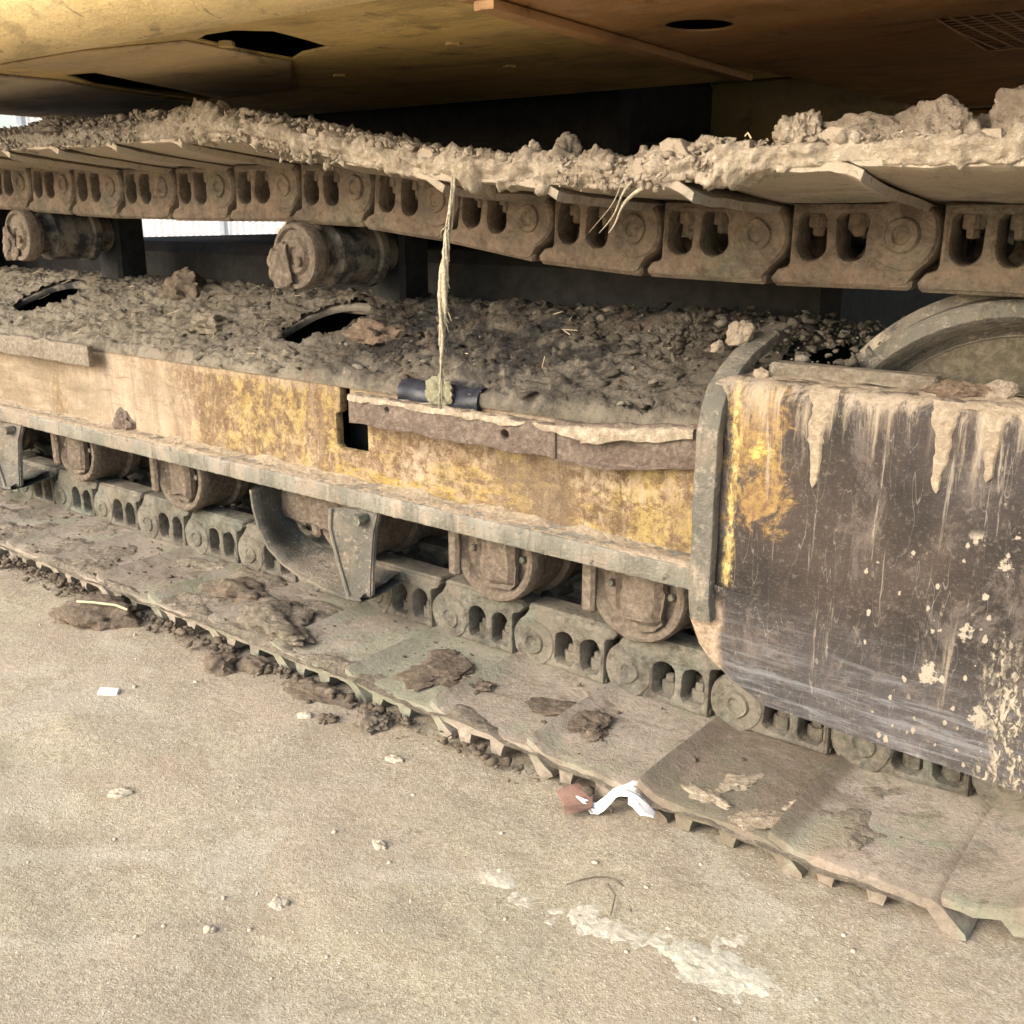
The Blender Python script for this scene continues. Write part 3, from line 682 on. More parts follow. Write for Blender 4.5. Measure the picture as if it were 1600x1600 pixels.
# torn step bars
def bar_mesh(x0, x1, zt, zb, seed, notch=0):
    n = int((x1 - x0) / .008); top = [(x0 + (x1 - x0) * k / n, zt(x0 + (x1 - x0) * k / n) + .006 * fbm(k * .16, seed, 0, 4)) for k in range(n + 1)]
    bot = [(x1 - (x1 - x0) * k / n, zb(x1 - (x1 - x0) * k / n) + .0045 * fbm(k * .13, seed, 5, 4)) for k in range(n + 1)]
    return top + bot
b1 = bar_mesh(-1.512, -1.005, lambda x: .548, lambda x: .488, 3)
part('step_bar', plate(b1, [arc(-1.115, .5175, .009, 0, 330, 11), arc(-1.405, .527, .006, 0, 330, 9)], .016, .003, lambda a, b, c: (a, 1.408 + c, b)), M['bar'], 'torn step bar with two bolt holes and a muddy top edge')
b2 = bar_mesh(-1.012, -.752, lambda x: .556 + .02 * max(0, (x + .95)) * 5, lambda x: .484 + .12 * max(0, x + .9), 9)
part('step_bar', plate(b2, [], .014, .003, lambda a, b, c: (a, 1.412 + c + max(0, a + .9) * .22, b)), M['bar'], 'bent muddy end of the step bar')
b3 = bar_mesh(-3.6, -2.462, lambda x: .566, lambda x: .513, 5)
part('step_bar', plate(b3, [], .016, .003, lambda a, b, c: (a, 1.412 + c, b)), M['shoe_mud'], 'far stub of step bar caked with pale mud')
part('step_bracket', box(-1.30, -1.25, 1.416, 1.452, .50, .535, .003), M['bar']); part('step_bracket', box(-1.10, -1.05, 1.416, 1.452, .50, .535, .003), M['bar'])
def pipe_mesh():
    return tubes_mesh([([(-1.41 + .20 * k / 20, 1.462 + .0015 * math.sin(k), .550 + .002 * math.sin(k * .7)) for k in range(21)], .030, 18)])
part('grease_cylinder', pipe_mesh(), M['gloss'], 'shiny black cylinder showing through the dirt', smooth=60)

# roller guard below the flange
def guard(ox):
    outer = [(-1.795, .312), (-1.790, .27), (-1.775, .225), (-1.745, .185), (-1.70, .158), (-1.64, .140), (-1.57, .131), (-1.50, .127), (-1.478, .128), (-1.456, .133)]
    inner = [(-1.815, .312), (-1.812, .275), (-1.803, .225), (-1.775, .192), (-1.73, .174), (-1.68, .166), (-1.62, .160), (-1.55, .157), (-1.50, .158), (-1.458, .162)]
    up2 = lambda L, k: [L[int(i // k)] if i % k == 0 else tuple(L[int(i // k)][q] * (1 - (i % k) / k) + L[int(i // k) + 1][q] * (i % k) / k for q in (0, 1)) for i in range((len(L) - 1) * k + 1)]
    O, I = up2(outer, 4), up2(inner, 4); n = len(O)
    rows = []
    for (o, i_) in zip(O, I):
        a = Vector((o[0], 1.366, o[1])); b = Vector((i_[0], 1.462, i_[1])); mid = (Vector((-1.6, 0, .34)) - Vector((a.x, 0, a.z))).normalized()
        rows.append([a - mid * .003, a - mid * .003 + Vector((0, -.005, 0)) + mid * .004, a + mid * .007 + Vector((0, -.005, 0)), a + mid * .012 + Vector((0, .008, 0)), a.lerp(b, .35) + mid * .006, a.lerp(b, .7), b, b + Vector((0, .02, 0)), b - mid * .02 + Vector((0, .02, 0)), a.lerp(b, .5) - mid * .016])
    me = grid_mesh(lambda i, j: rows[i][j % 10] + Vector((ox, 0, 0)), n, 11); fix(me)
    g = part('roller_guard', me, M['strap'], 'scoop-shaped grey guard wrapping a lower roller' if ox == 0 else None, smooth=50)
    A, B, Cc, D = Vector((-1.545, 1.372, .312)), Vector((-1.45, 1.415, .312)), Vector((-1.452, 1.385, .135)), Vector((-1.495, 1.366, .128))
    E_, F_ = Vector((-1.545, 1.368, .27)), Vector((-1.452, 1.40, .27)); G_ = Vector((-1.522, 1.366, .20))
    pts = [A, B, F_, Vector((-1.455, 1.392, .19)), Cc, D, G_, E_]; V = [p + Vector((ox, 0, 0)) for p in pts] + [p + Vector((ox, .013, 0)) for p in pts]
    k = len(pts); fs = [tuple(range(k)), tuple(range(2 * k - 1, k - 1, -1))] + [(i, (i + 1) % k, (i + 1) % k + k, i + k) for i in range(k)]
    bm = bmesh.new(); bm.from_mesh(fix(mesh_from(V, fs))); bmesh.ops.bevel(bm, geom=bm.edges[:], offset=.003, segments=2, affect='EDGES')
    gs = inst('gusset', bm_mesh(bm), M['strap'], None, g); shade(gs.data, 30)
    inst('gusset_edge', tubes_mesh([([p + Vector((ox, -.001, 0)) for p in (A, E_, G_, D)], .0045, 8)]), M['flange'], None, g)
    nb = lathe([(1.376, 0), (1.376, .012), (1.40, .014)], 6, -1.478 + ox, .296); inst('bolt', nb, M['link'], None, g)
guard(0); guard(-1.42)
for ox in (0, -1.42):
    bm = bmesh.new(); box_bm(bm, -1.80 + ox, -1.60 + ox, 1.445, 1.475, .222, .313, .01); bmesh.ops.subdivide_edges(bm, edges=bm.edges[:], cuts=5, use_grid_fill=True)
    for v in bm.verts: v.co += Vector((.5, .5, 1)) * .009 * fbm(v.co.x * 25, v.co.y * 25, v.co.z * 25, 4)
    part('roller_bracket', bm_mesh(bm), M['roller'])

# ---- idler guard box on the right -------------------------------
def guard_box():
    zt = .640
    xs = [-.738, -.72] + list(np.linspace(-.70, .02, 110)); prof = []
    # (offset down the skin) -> y,z ; skin runs from the ledge over a rounded edge down to the lower lip
    for k in range(6): prof.append((1.50 - .07 * k / 5, zt + .018))
    for a in range(10, 91, 16): prof.append((1.43 - .030 * math.sin(math.radians(a)), zt - .012 + .030 * math.cos(math.radians(a))))
    nz = 44
    for k in range(1, nz + 1): prof.append((1.400, zt - .012 - (zt - .012 - .235) * k / nz))
    for k in range(1, 14): prof.append((1.400 + .010 * (k / 13) ** 1.5, .235 - .093 * k / 13))
    def pf(i, j):
        x = xs[i]; y, z = prof[j]
        zl = np.interp(x, [-.738, -.72, -.70, -.66, -.60, .02], [.262, .222, .20, .176, .148, .128])
        if z < .40: z = .40 - (.40 - z) * (.40 - zl) / (.40 - .142)
        d = .0022 * fbm(x * 5, z * 5, 1, 3) + .0012 * fbm(x * 30, z * 30, 5, 3)
        if z > .30: x = max(x, -.703 - .02 * (z < .33))
        return (x, y + d, z + .002 * fbm(x * 18, 0, 3, 3))
    me = grid_mesh(pf, len(xs), len(prof)); fix(me)
    bm = bmesh.new(); bm.from_mesh(me); bmesh.ops.solidify(bm, geom=bm.faces[:], thickness=.012); r = bm_mesh(bm); return r
part('idler_cover', guard_box(), M['box'], 'dark scuffed cover plate with mud runs and pale spatter', smooth=45)
part('cover_ledge', box(-.665, -.415, 1.478, 1.512, .652, .676, .005), M['grime'])
part('cover_back', box(-.66, .02, 1.50, 1.508, .16, .655, .002), M['black'])
def strip_mesh():
    path = [(1.388, .275), (1.383, .31), (1.382, .40), (1.382, .50), (1.382, .575), (1.390, .610), (1.408, .640), (1.440, .662), (1.49, .684), (1.56, .705), (1.62, .715)]
    P2 = []
    for a, b in zip(path, path[1:]):
        for t in range(5): P2.append((a[0] + (b[0] - a[0]) * t / 5, a[1] + (b[1] - a[1]) * t / 5))
    P2.append(path[-1]); rows = []
    for i, (y, z) in enumerate(P2):
        q = P2[min(i + 1, len(P2) - 1)]; p = P2[max(0, i - 1)]; t = Vector((0, q[0] - p[0], q[1] - p[1])).normalized(); nn = Vector((0, -t.z, t.y))
        c = Vector((0, y, z)); d = .0025 * fbm(z * 12, i * .1, 0, 3)
        rows.append([c + Vector((x + d, 0, 0)) + nn * h for x, h in ((-.727, -.004), (-.727, .004), (-.724, .007), (-.704, .006), (-.692, .004), (-.690, 0), (-.690, -.012))])
    me = grid_mesh(lambda i, j: rows[i][j % 7], len(rows), 8); return fix(me)
part('end_strap', strip_mesh(), M['strap'], 'grey-green upright strap curling over the frame end', smooth=45)

# ---- car body, swing bearing, far track -------------------------
part('car_body', box(-3.45, -.75, 1.95, 3.7, .36, .80, .03), M['black'])
part('swing_bearing', lathe([(0, .05), (0, .80), (.06, .82), (.24, .82), (.24, .1)], 48), M['black']).matrix_basis = Matrix.Translation((-2.05, 2.92, .82)) @ Matrix.Rotation(math.radians(90), 4, 'X')
part('far_side_frame', box(-4.3, -.3, 3.75, 4.35, .20, .72, .04), M['black'])
for i in range(len(PINS) - 1):
    a, b = PINS[i], PINS[i + 1]; inst('track_shoe', SHARED, M['shoe'], Matrix.Translation((-.1, 2.62, 0)) @ chain_frame(a, b))
    inst('track_link', LM, M['link'], Matrix.Translation((-.1, 2.62, 0)) @ chain_frame(a, b)); inst('track_link', LMI, M['link'], Matrix.Translation((-.1, 2.62, 0)) @ chain_frame(a, b))
part('motor_cover', box(-4.7, -3.30, 1.96, 2.10, .30, 1.02, .03), M['black'])
part('chassis_beam', box(-3.1, -.55, 3.05, 3.5, .79, 1.0, .02), M['black'])
part('final_drive', lathe([(1.74, .0), (1.74, .22), (1.95, .25), (1.95, 0)], 40, -4.1, .52), M['black'])

# ---- upper structure: belly plates seen from below ---------------
ZB = 1.15
XY = lambda z: (lambda a, b, c: (a, b, z + c))
def cw_mesh():
    prof = [(3.9, ZB), (2.6, ZB), (1.9, ZB), (1.5, ZB)] + [(1.5 - .38 * k / 10, ZB) for k in range(1, 11)]
    R = .27
    for a in range(6, 91, 6): prof.append((1.12 - R * math.sin(math.radians(a)), ZB + R - R * math.cos(math.radians(a))))
    prof += [(.85, ZB + .5), (.85, ZB + .9)]
    xs = list(np.linspace(-2.93, -.885, 40))
    def pf(i, j):
        y, z = prof[j]; x = xs[i]
        return (x - .25 * (max(0, y - 1.5)) * .25 if i == 0 else x, y, z + .003 * fbm(x * 2, y * 3, 0, 3))
    return fix(grid_mesh(pf, 40, len(prof)))
slot1 = [(-2.025, 1.175), (-1.945, 1.19), (-2.012, 1.324), (-2.08, 1.47), (-2.152, 1.60), (-2.20, 1.655), (-2.225, 1.654), (-2.21, 1.54), (-2.184, 1.435), (-2.131, 1.303)]
slot2 = [(-1.452, 1.066), (-1.40, 1.045), (-1.335, 1.045), (-1.295, 1.085), (-1.32, 1.17), (-1.349, 1.245), (-1.435, 1.262), (-1.505, 1.30), (-1.49, 1.181)]
# belly is a plate with the slots really cut through, below a dark cavity; the counterweight turns up in front of it
bel = plate([(-2.93, 1.002), (-.885, 1.002), (-.885, 2.06), (-2.69, 2.06), (-2.69, 3.9), (-3.5, 3.9), (-3.06, 1.95)], [slot1, slot2], .004, .0008, XY(ZB))
part('belly_plate', bel, M['under'], 'golden belly plate of the counterweight with two long slots')
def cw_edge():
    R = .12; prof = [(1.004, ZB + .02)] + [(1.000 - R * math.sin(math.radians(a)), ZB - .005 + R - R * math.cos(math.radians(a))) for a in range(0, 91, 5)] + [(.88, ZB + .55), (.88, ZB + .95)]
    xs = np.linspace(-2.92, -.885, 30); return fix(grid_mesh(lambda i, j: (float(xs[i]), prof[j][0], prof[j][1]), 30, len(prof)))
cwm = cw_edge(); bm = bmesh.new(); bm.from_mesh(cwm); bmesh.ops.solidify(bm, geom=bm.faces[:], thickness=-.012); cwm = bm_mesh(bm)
part('counterweight', cwm, M['sheen_paint'], 'rounded yellow lower edge of the counterweight', smooth=60)
part('counterweight_core', box(-2.90, -.9, 1.08, 3.88, ZB + .09, ZB + .95, .01), M['black'])
part('counterweight_end', box(-2.935, -2.902, 1.02, 3.88, ZB + .006, ZB + .95, .006), M['under'])
part('grey_panel', plate([(-2.90, 1.01), (-2.10, 1.01), (-2.098, 1.217), (-2.165, 1.323), (-2.25, 1.55), (-2.30, 1.70), (-2.62, 1.88), (-2.96, 1.855)], [], .005, .0015, XY(ZB - .005)), M['grey_under'], 'grey-brown belly panel at the far left')
part('lifted_panel', plate([(-1.46, 1.055), (-1.515, 1.305), (-1.864, 1.603), (-2.10, 1.62), (-2.0, 1.40), (-1.92, 1.267), (-1.855, 1.13), (-1.93, 1.10), (-2.0, 1.015), (-1.70, 1.01)], [], .004, .0012, XY(ZB - .0045)), M['lift'], 'scraped lighter panel between the slots')
for (bx, by) in ((-2.13, 1.15), (-1.72, 1.32), (-2.28, 1.62), (-1.45, 1.12), (-1.60, 1.50), (-1.26, 1.60), (-1.16, 1.33)):
    part('belly_bolt', lathe([(0, 0), (0, .012), (.008, .014)], 6), M['under']).matrix_basis = Matrix.Translation((bx, by, ZB - .006)) @ Matrix.Rotation(math.radians(-90), 4, 'X') @ Matrix.Translation((0, -.008, 0))
hole_r = [(-.745 + .045 * math.cos(t), 1.36 + .05 * math.sin(t)) for t in [2 * math.pi * k / 24 for k in range(24)]]
gril = [(-.60, 1.505), (-.22, 1.505), (-.22, 1.86), (-.60, 1.86)]
gril = [(-.478, 1.505), (-.12, 1.505), (-.12, 1.86), (-.505, 1.86)]
part('frame_belly', plate([(-.888, 1.03), (1.4, 1.03), (1.4, 2.78), (-.888, 2.78)], [hole_r, gril], .003, .0005, XY(ZB - .012)), M['rusty'], 'rusty orange belly plate with a round hole and a grille')
part('frame_belly', plate([(-.884, 2.784), (1.4, 2.784), (1.4, 4.6), (-.884, 4.6)], [], .010, .001, XY(ZB - .012)), M['olive'])
part('side_skirt', box(-.885, 1.4, 1.02, 1.05, ZB, ZB + .9, .006), M['under'])
part('house_core', box(-.87, 1.38, 1.14, 4.5, ZB + .10, ZB + .9, .01), M['black'])
part('belly_rib', plate([(-.835, 1.03), (-.865, 1.03), (-.945, 1.86), (-.915, 1.88)], [], .012, .002, XY(ZB - .021)), M['rusty'], 'slanting rib along the seam of the belly plates')
gb = []
for k in range(17): gb.append(([(-.515 + .025 * k, 1.495, ZB - .011), (-.515 + .025 * k, 1.87, ZB - .011)], .0014, 6))
for k in range(15): gb.append(([(-.52, 1.505 + .025 * k, ZB - .009), (-.11, 1.505 + .025 * k, ZB - .009)], .0014, 6))
part('grille', tubes_mesh(gb), M['rusty'])
part('center_frame', box(-3.6, -1.45, 2.30, 3.6, .872, ZB + .085, .02), M['black'])
part('belly_pan', box(-1.47, -.91, 2.74, 3.2, .90, ZB + .085, .012), M['olive'], 'olive tank wall hanging below the belly')
part('belly_pan', box(-.92, 1.0, 2.82, 3.3, .92, ZB - .02, .012), M['rusty'])

# ================================================================ MUD ON THE MACHINE (caked on: parts of it)
# crust over the upper shoes, wrapping their outer edge
def cheap_hash(a, b): return noise.noise(Vector((a * 12.9, b * 78.2, 3.3)))
def top_crust():
    nx = 1150; X0, X1 = -3.45, -.10; vprof = [(1.262, .003, 0, -1), (1.240, .002, 0, -1), (1.228, .003, -.6, -.8), (1.2235, .010, -1, -.2), (1.2225, .020, -1, 0), (1.2225, .029, -1, .2), (1.226, .036, -.7, .7)]
    up = []
    for a, b in zip(vprof[:8], vprof[1:9]):
        up += [tuple(a[q] + (b[q] - a[q]) * t / 3 for q in range(4)) for t in range(3)]
    NF = 18; vprof = up + vprof[8:]
    jx = np.array([p[0] for p in TOPX])
    vprof += [(1.232 + .0065 * k, .040, -.1, 1) for k in range(1, 24)] + [(1.39 + .02 * k, .040, -.1, 1) for k in range(13)]
    def pf(i, j):
        x = X0 + (X1 - X0) * i / (nx - 1); y, dz, ny, nz = vprof[j]
        thick = np.interp(x, [-3.4, -2.5, -2.15, -1.75, -1.45, -1.2, -1.0, -.7, -.5, -.2], [.004, .008, .020, .022, .020, .013, .010, .008, .003, .003])
        hang = np.interp(x, [-2.0, -1.72, -1.66, -1.5, -1.32, -1.22, -1.12, -1.04, -.96, -.85, -.72, -.62, -.5, -.3], [-.010, -.006, -.002, .018, .016, -.010, -.004, .018, -.002, .004, .012, .004, -.016, -.018])
        n1 = fbm(x * 7, y * 7, 1.7, 4); n2 = fbm(x * 26, y * 26, dz * 40, 4); n3 = ridge(x * 14, y * 14, dz * 20)
        base = pin_z(x) + .045 + tz(x, y)
        k_ = int(np.argmin(np.abs(jx - x))); jd = abs(jx[k_] + .010 * math.sin(y * 40) - x); per = .55 + .9 * abs(cheap_hash(int(np.searchsorted(jx, x)) * .37, .11)); thick *= per; n4 = fbm(x * 75, y * 75, dz * 90, 3); n5 = noise.cell_vector(Vector((x * 45 + 2 * n2, y * 45, dz * 60)))[0] - .5
        h = thick * (.55 + .75 * n1) + .016 * n2 + .008 * (n3 - 1.2) + .009 * n4 + .006 * n5 + .004 * fbm(x * 160, y * 160, dz * 150, 2)
        gap = math.exp(-(jd / .009) ** 2); h -= gap * (.012 + .4 * max(h, 0))
        if j < NF: h = .22 * h * (j / NF) - .004 * gap + .0035 * n4 + max(-.004, hang * (.5 + .9 * fbm(x * 22, 3, 0, 3)) + .010 * n2 + .004 * (n3 - 1) + .005 * n4 + .005 * n5) * (1 if j < 12 else .7)
        h *= np.interp(y, [1.2, 1.5, 1.64], [1, .8, .2])
        pat = fbm(x * 6.1, 9.2, 0, 3)
        if j < 12 and pat < .05: h = min(h, -.004)
        if j < NF and x > -1.25 and pat < -.18: h = min(h, -.010)
        return (x + .004 * fbm(x * 30, y * 30, 9, 2), y + ny * h, base + dz + nz * h)
    me = grid_mesh(pf, nx, len(vprof)); shade(me, 180); return me
part('mud_crust', top_crust(), M['mud'], 'pale dried mud crusted over the edge of the upper shoes', 'stuff', smooth=None)
# dirt caked on the sloping deck
def in_slot(x, s):
    for x0, x1, s0, s1 in ((-1.905, -1.735, .105, .285), (-3.13, -2.92, .10, .28)):
        sk = .35 * (s - (s0 + s1) / 2); u = (x - sk - (x0 + x1) / 2) / ((x1 - x0) / 2); v = (s - (s0 + s1) / 2) / ((s1 - s0) / 2)
        r = math.hypot(u, v) * (1 + .16 * noise.noise(Vector((x * 22, s * 30, 4))) + .07 * noise.noise(Vector((x * 70, s * 80, 4))))
        if r < 1.25: return r
    return 9
def deck_crust():
    nx, ns = 820, 90; X0, X1 = -3.7, -.705
    def pf(i, j):
        x = X0 + (X1 - X0) * i / (nx - 1); s = -.012 + .43 * j / (ns - 1)
        if s < TL: p = Vector(slope_fn(x, max(s, 0), .008)); nrm_ = Vector((0, -.41, .91))
        else: p = Vector((x, 1.727 + (s - TL), .6905)); nrm_ = Vector((0, 0, 1))
        if s < 0: p += Vector((0, -.004, s * 1.2)); nrm_ = Vector((0, -.9, .3))
        t = np.interp(x, [-3.6, -2.6, -2.0, -1.7, -1.5, -1.2, -.9, -.75], [.010, .010, .007, .010, .012, .014, .020, .022])
        n1 = fbm(x * 6, s * 8, 2.2, 3); n2 = fbm(x * 24, s * 30, 5, 4); n3 = ridge(x * 16, s * 22, 1)
        cv = noise.cell_vector(Vector((x * 38 + 3 * n2, s * 60 + n1 * 3, 1)))[0] - .4; cv2 = noise.cell_vector(Vector((x * 90 + 2 * n2, s * 130, 7)))[0] - .5
        h = t * (.75 + .8 * n1) + .008 * n2 + .006 * (n3 - 1.1) + .009 * cv + .004 * cv2
        bare = math.exp(-(((x + 1.31) / .075) ** 2 + ((s - .015) / .035) ** 2))
        h -= .05 * bare
        r = in_slot(x, s)
        if r < 1.25: h = min(h, .05 * (r - 1.0) * 4); 
        if r < 1.0: h = -.003
        if s < 0: h = .35 * h * (1 + s * 60)
        return p + nrm_ * h
    me = grid_mesh(pf, nx, ns)
    bm = bmesh.new(); bm.from_mesh(me); kill = []
    for f in bm.faces:
        c = f.calc_center_median(); s = (c.y - 1.452) / .275 * TL
        if in_slot(c.x, s) < 1.03 and c.y < 1.75: kill.append(f)
    bmesh.ops.delete(bm, geom=kill, context='FACES'); bm.to_mesh(me); bm.free(); shade(me, 180); return me
part('mud_crust', deck_crust(), M['deck'], 'grey-brown dirt caked on the sloping frame deck', 'stuff', smooth=None)
# thin smear and lumps on the lower shoes
def shoe_crust():
    nx, ny = 560, 48; X0, X1 = -3.5, -.30
    def pf(i, j):
        x = X0 + (X1 - X0) * i / (nx - 1); y = 1.218 + .27 * j / (ny - 1)
        cov = np.interp(x, [-3.5, -2.2, -1.6, -1.2, -.9, -.3], [.22, .16, -.02, -.24, -.34, -.45])
        n1 = fbm(x * 5, y * 7, 4.4, 4); n2 = fbm(x * 28, y * 28, 1, 3); n3 = ridge(x * 12, y * 16, 6)
        edge = math.exp(-max(0, y - 1.222) / .05)
        h = .022 * (n1 + cov + .25 * edge * (1 if x < -1.2 else .35)) + .004 * n2 + .004 * (n3 - 1.1)
        z = .0425 + .8 * h
        if y < 1.23: z -= .03 * max(0, cov + .2)
        return (x, y - (.01 * max(0, n1 + cov) if j < 3 else 0), z)
    me = grid_mesh(pf, nx, ny); shade(me, 180); return me
part('mud_crust', shoe_crust(), M['shoe_mud'], 'dried mud smeared over the lower shoes', 'stuff', smooth=None)
# runs of dried mud over the cover plate
def run_mesh(runs):
    V, F = [], []
    for (x, z0, z1, w0, w1, seed) in runs:
        n, k = 26, 9; o = len(V)
        for i in range(n):
            t = i / (n - 1); z = z0 + (z1 - z0) * t; wd = (w0 + (w1 - w0) * t ** .55) * (1 + .35 * noise.noise(Vector((t * 7, seed, 0))) + .25 * noise.noise(Vector((t * 22, seed, 3))))
            if t > .9: wd *= math.sqrt(max(0.02, 1 - ((t - .9) / .1) ** 2))
            cx_ = x + .006 * noise.noise(Vector((t * 3, seed, 4)))
            yb = 1.3982
            if z > .628: yb = 1.4278 - .030 * math.sqrt(max(0, 1 - min(1, (z - .628) / .030) ** 2))
            for j in range(k):
                u = -1 + 2 * j / (k - 1); th = (.0009 + .0006 * noise.noise(Vector((t * 9, u * 2, seed)))) * (1 - u * u) ** .5 + (0 if abs(u) < .99 else -.004)
                V.append((cx_ + u * wd, yb - th, z))
        F += [(o + i * k + j, o + (i + 1) * k + j, o + (i + 1) * k + j + 1, o + i * k + j + 1) for i in range(n - 1) for j in range(k - 1)]
    me = fix(mesh_from(V, F)); shade(me, 180); return me
for r in [(-.548, .656, .515, .026, .0055, 1), (-.378, .656, .535, .024, .0055, 2), (-.318, .656, .56, .020, .005, 12)]:
    part('mud_run', run_mesh([r]), M['drip'], smooth=None)
def fillet():
    nx, ny = 700, 9; X0, X1 = -3.9, -.74
    def pf(i, j):
        x = X0 + (X1 - X0) * i / (nx - 1); y = 1.402 + .052 * j / (ny - 1)
        h = .004 * (fbm(x * 5, y * 30, 3, 4) + .25) + .003 * fbm(x * 40, y * 60, 2, 3) + .012 * max(0, (y - 1.425) / .03) ** 1.6 * (.6 + fbm(x * 9, 1, 5, 3))
        return (x, y, .3515 + (.0015 if y > 1.41 else 0) + (h if 0 < j else -.004))
    me = grid_mesh(pf, nx, ny); shade(me, 180); return me
part('mud_crust', fillet(), M['drip'], 'strip of pale dirt lying along the flange', 'stuff', smooth=None)
def lip_crust():
    nx = 420; X0, X1 = -1.51, -.76; pr = [(1.398, -.012), (1.397, -.004), (1.399, .003), (1.404, .007), (1.412, .008), (1.420, .005), (1.424, -.004), (1.43, -.014)]
    def pf(i, j):
        x = X0 + (X1 - X0) * i / (nx - 1); y, z = pr[j]; h = fbm(x * 26, y * 60, 5, 4); k = max(0, fbm(x * 9, 2, 7, 3) + .25 + .5 * (x > -.95))
        z0 = .548 + max(0, x + .95) * .10
        return (x, y + max(0, x + .9) * .22 + .004 * h - .002 * k * (j < 3), z0 + z * (.35 + .8 * k) + .004 * h + (-.006 * (.5 + h) * k if j == 0 else 0) - .004)
    me = grid_mesh(pf, nx, len(pr)); shade(me, 180); return me
part('mud_crust', lip_crust(), M['mud'], 'ragged pale mud along the top edge of the step bar', 'stuff', smooth=None)
def cover_crust():
    nx, ny = 130, 22
    def pf(i, j):
        x = -.672 + .65 * i / (nx - 1); y = 1.408 + .105 * j / (ny - 1)
        h = .006 * (fbm(x * 9, y * 12, 8, 4) - .12 + (.3 if y > 1.44 else 0) + .6 * max(0, (x + .40))) + .003 * fbm(x * 40, y * 40, 3, 3)
        zb = .658 - .030 * (1 - math.sqrt(max(0, 1 - min(1, max(0, 1.43 - y) / .03) ** 2)))
        return (x, y, zb + h)
    me = grid_mesh(pf, nx, ny); shade(me, 180); return me
part('mud_crust', cover_crust(), M['drip'], 'pale mud left on top of the cover plate', 'stuff', smooth=None)

# ================================================================ LOOSE DIRT
def crumbs_top(n):
    out = []
    for _ in range(n):
        x = -3.4 + 3.15 * rng.random(); y = 1.225 + abs(rng.normal()) * .10
        dens = np.interp(x, [-3.4, -1.3, -1.1, -.2], [1, 1, .45, .25])
        if rng.random() > dens: continue
        thick = np.interp(x, [-3.4, -2.5, -2.15, -1.75, -1.45, -1.2, -1.0, -.7, -.5, -.2], [.004, .008, .018, .020, .018, .012, .009, .007, .003, .003])
        r = .0018 + .0062 * rng.random() ** 4
        z = pin_z(x) + tz(x, y) + .079 + thick * (.35 + .9 * rng.random()) - .25 * max(0, y - 1.4)
        out.append((x, y, z, r * 1.3, r, r * .9, rng.random() * 6, rng.normal() * .5))
    for _ in range(int(n * .20)):                    # crumbs clinging to the outer rim
        x = -3.4 + 2.9 * rng.random(); r = .0014 + .0042 * rng.random() ** 4
        if fbm(x * 6, 1.5, 0, 3) < -.05: continue
        hang = np.interp(x, [-2.0, -1.72, -1.66, -1.5, -1.32, -1.22, -1.12, -1.04, -.96, -.85, -.72, -.62, -.5, -.3], [.0, .0, .004, .025, .024, .0, .004, .02, .006, .008, .014, .004, .0, .0])
        out.append((x, 1.217 + .012 * rng.random(), pin_z(x) + tz(x, 1.22) + .05 - hang * rng.random() + .035 * rng.random(), r * 1.5, r, r * .8, rng.random() * 6, rng.normal()))
    return out
o = scatter('crumbs', crumbs_top(11000), M['mud_bits'], 1, .85, 3)
tag(o, 'crumbs of dried mud heaped along the edge of the upper track', 'dirt crumbs', None, 'stuff')
def crumbs_deck(n):
    out = []
    for _ in range(n):
        x = -3.6 + 2.9 * rng.random(); s = rng.random() ** 1.15 * .42 - .012
        if in_slot(x, s) < 1.18: continue
        if rng.random() > np.interp(x, [-3.6, -2.2, -1.6, -.8], [.35, .35, .8, 1]): continue
        if ((x + 1.31) / .10) ** 2 + ((s - .02) / .045) ** 2 < 1: continue
        p = slope_fn(x, max(s, 0), .006) if s < TL else (x, 1.727 + s - TL, .688)
        if noise.noise(Vector((x * 5, s * 9, 2.2))) + .25 * rng.normal() < -.05: continue
        big = rng.random() ** 6
        r = .0014 + .0085 * big + .0022 * rng.random() ** 2
        t = np.interp(x, [-3.6, -2.6, -2.0, -1.7, -1.5, -1.2, -.9, -.75], [.010, .010, .007, .012, .014, .018, .026, .03])
        out.append((p[0], p[1], p[2] + t * (.25 + .95 * rng.random()) + min(0, s), r * (1.0 + 1.1 * rng.random()), r * 1.1, r * .6, rng.random() * 6, rng.normal() * .4 - .1))
    for _ in range(int(n * .12)):                   # heap at the frame end and over the cover's left end
        x = -.92 + .42 * rng.random(); y = 1.50 + .34 * rng.random(); r = .002 + .008 * rng.random() ** 4
        out.append((x, y, .685 + .035 * rng.random() - .25 * max(0, 1.6 - y) + (.0), r * 1.3, r, r * .8, rng.random() * 6, rng.normal() * .4))
    return out
o = scatter('crumbs', crumbs_deck(6500), M['deck_bits'], 1, .85, 11)
tag(o, 'flaky grey-brown dirt lying loose on the sloping frame deck', 'dirt crumbs', None, 'stuff')
def crumbs_edge(n):
    out = []
    for _ in range(n):
        x = -3.3 + 2.6 * rng.random() ** 1.2; r = .0016 + .009 * rng.random() ** 7
        if rng.random() > np.interp(x, [-3.3, -1.5, -1.1, -.85, -.7], [1, .85, .35, .12, .03]): continue
        y = 1.222 - abs(rng.normal()) * .020
        out.append((x, y, .002 + r * .4 + .012 * rng.random() * (y > 1.19), r * 1.3, r, r * .7, rng.random() * 6, rng.normal() * .4))
    for _ in range(n // 2):
        x = -3.3 + 3.0 * rng.random(); r = .0018 + .005 * rng.random() ** 4; y = 1.24 + .24 * rng.random()
        if rng.random() > np.interp(x, [-3.3, -1.5, -.7, -.2], [.6, .22, .08, .04]): continue
        out.append((x, y, .047 + r * .4, r * 1.4, r, r * .6, rng.random() * 6, rng.normal() * .3))
    return out
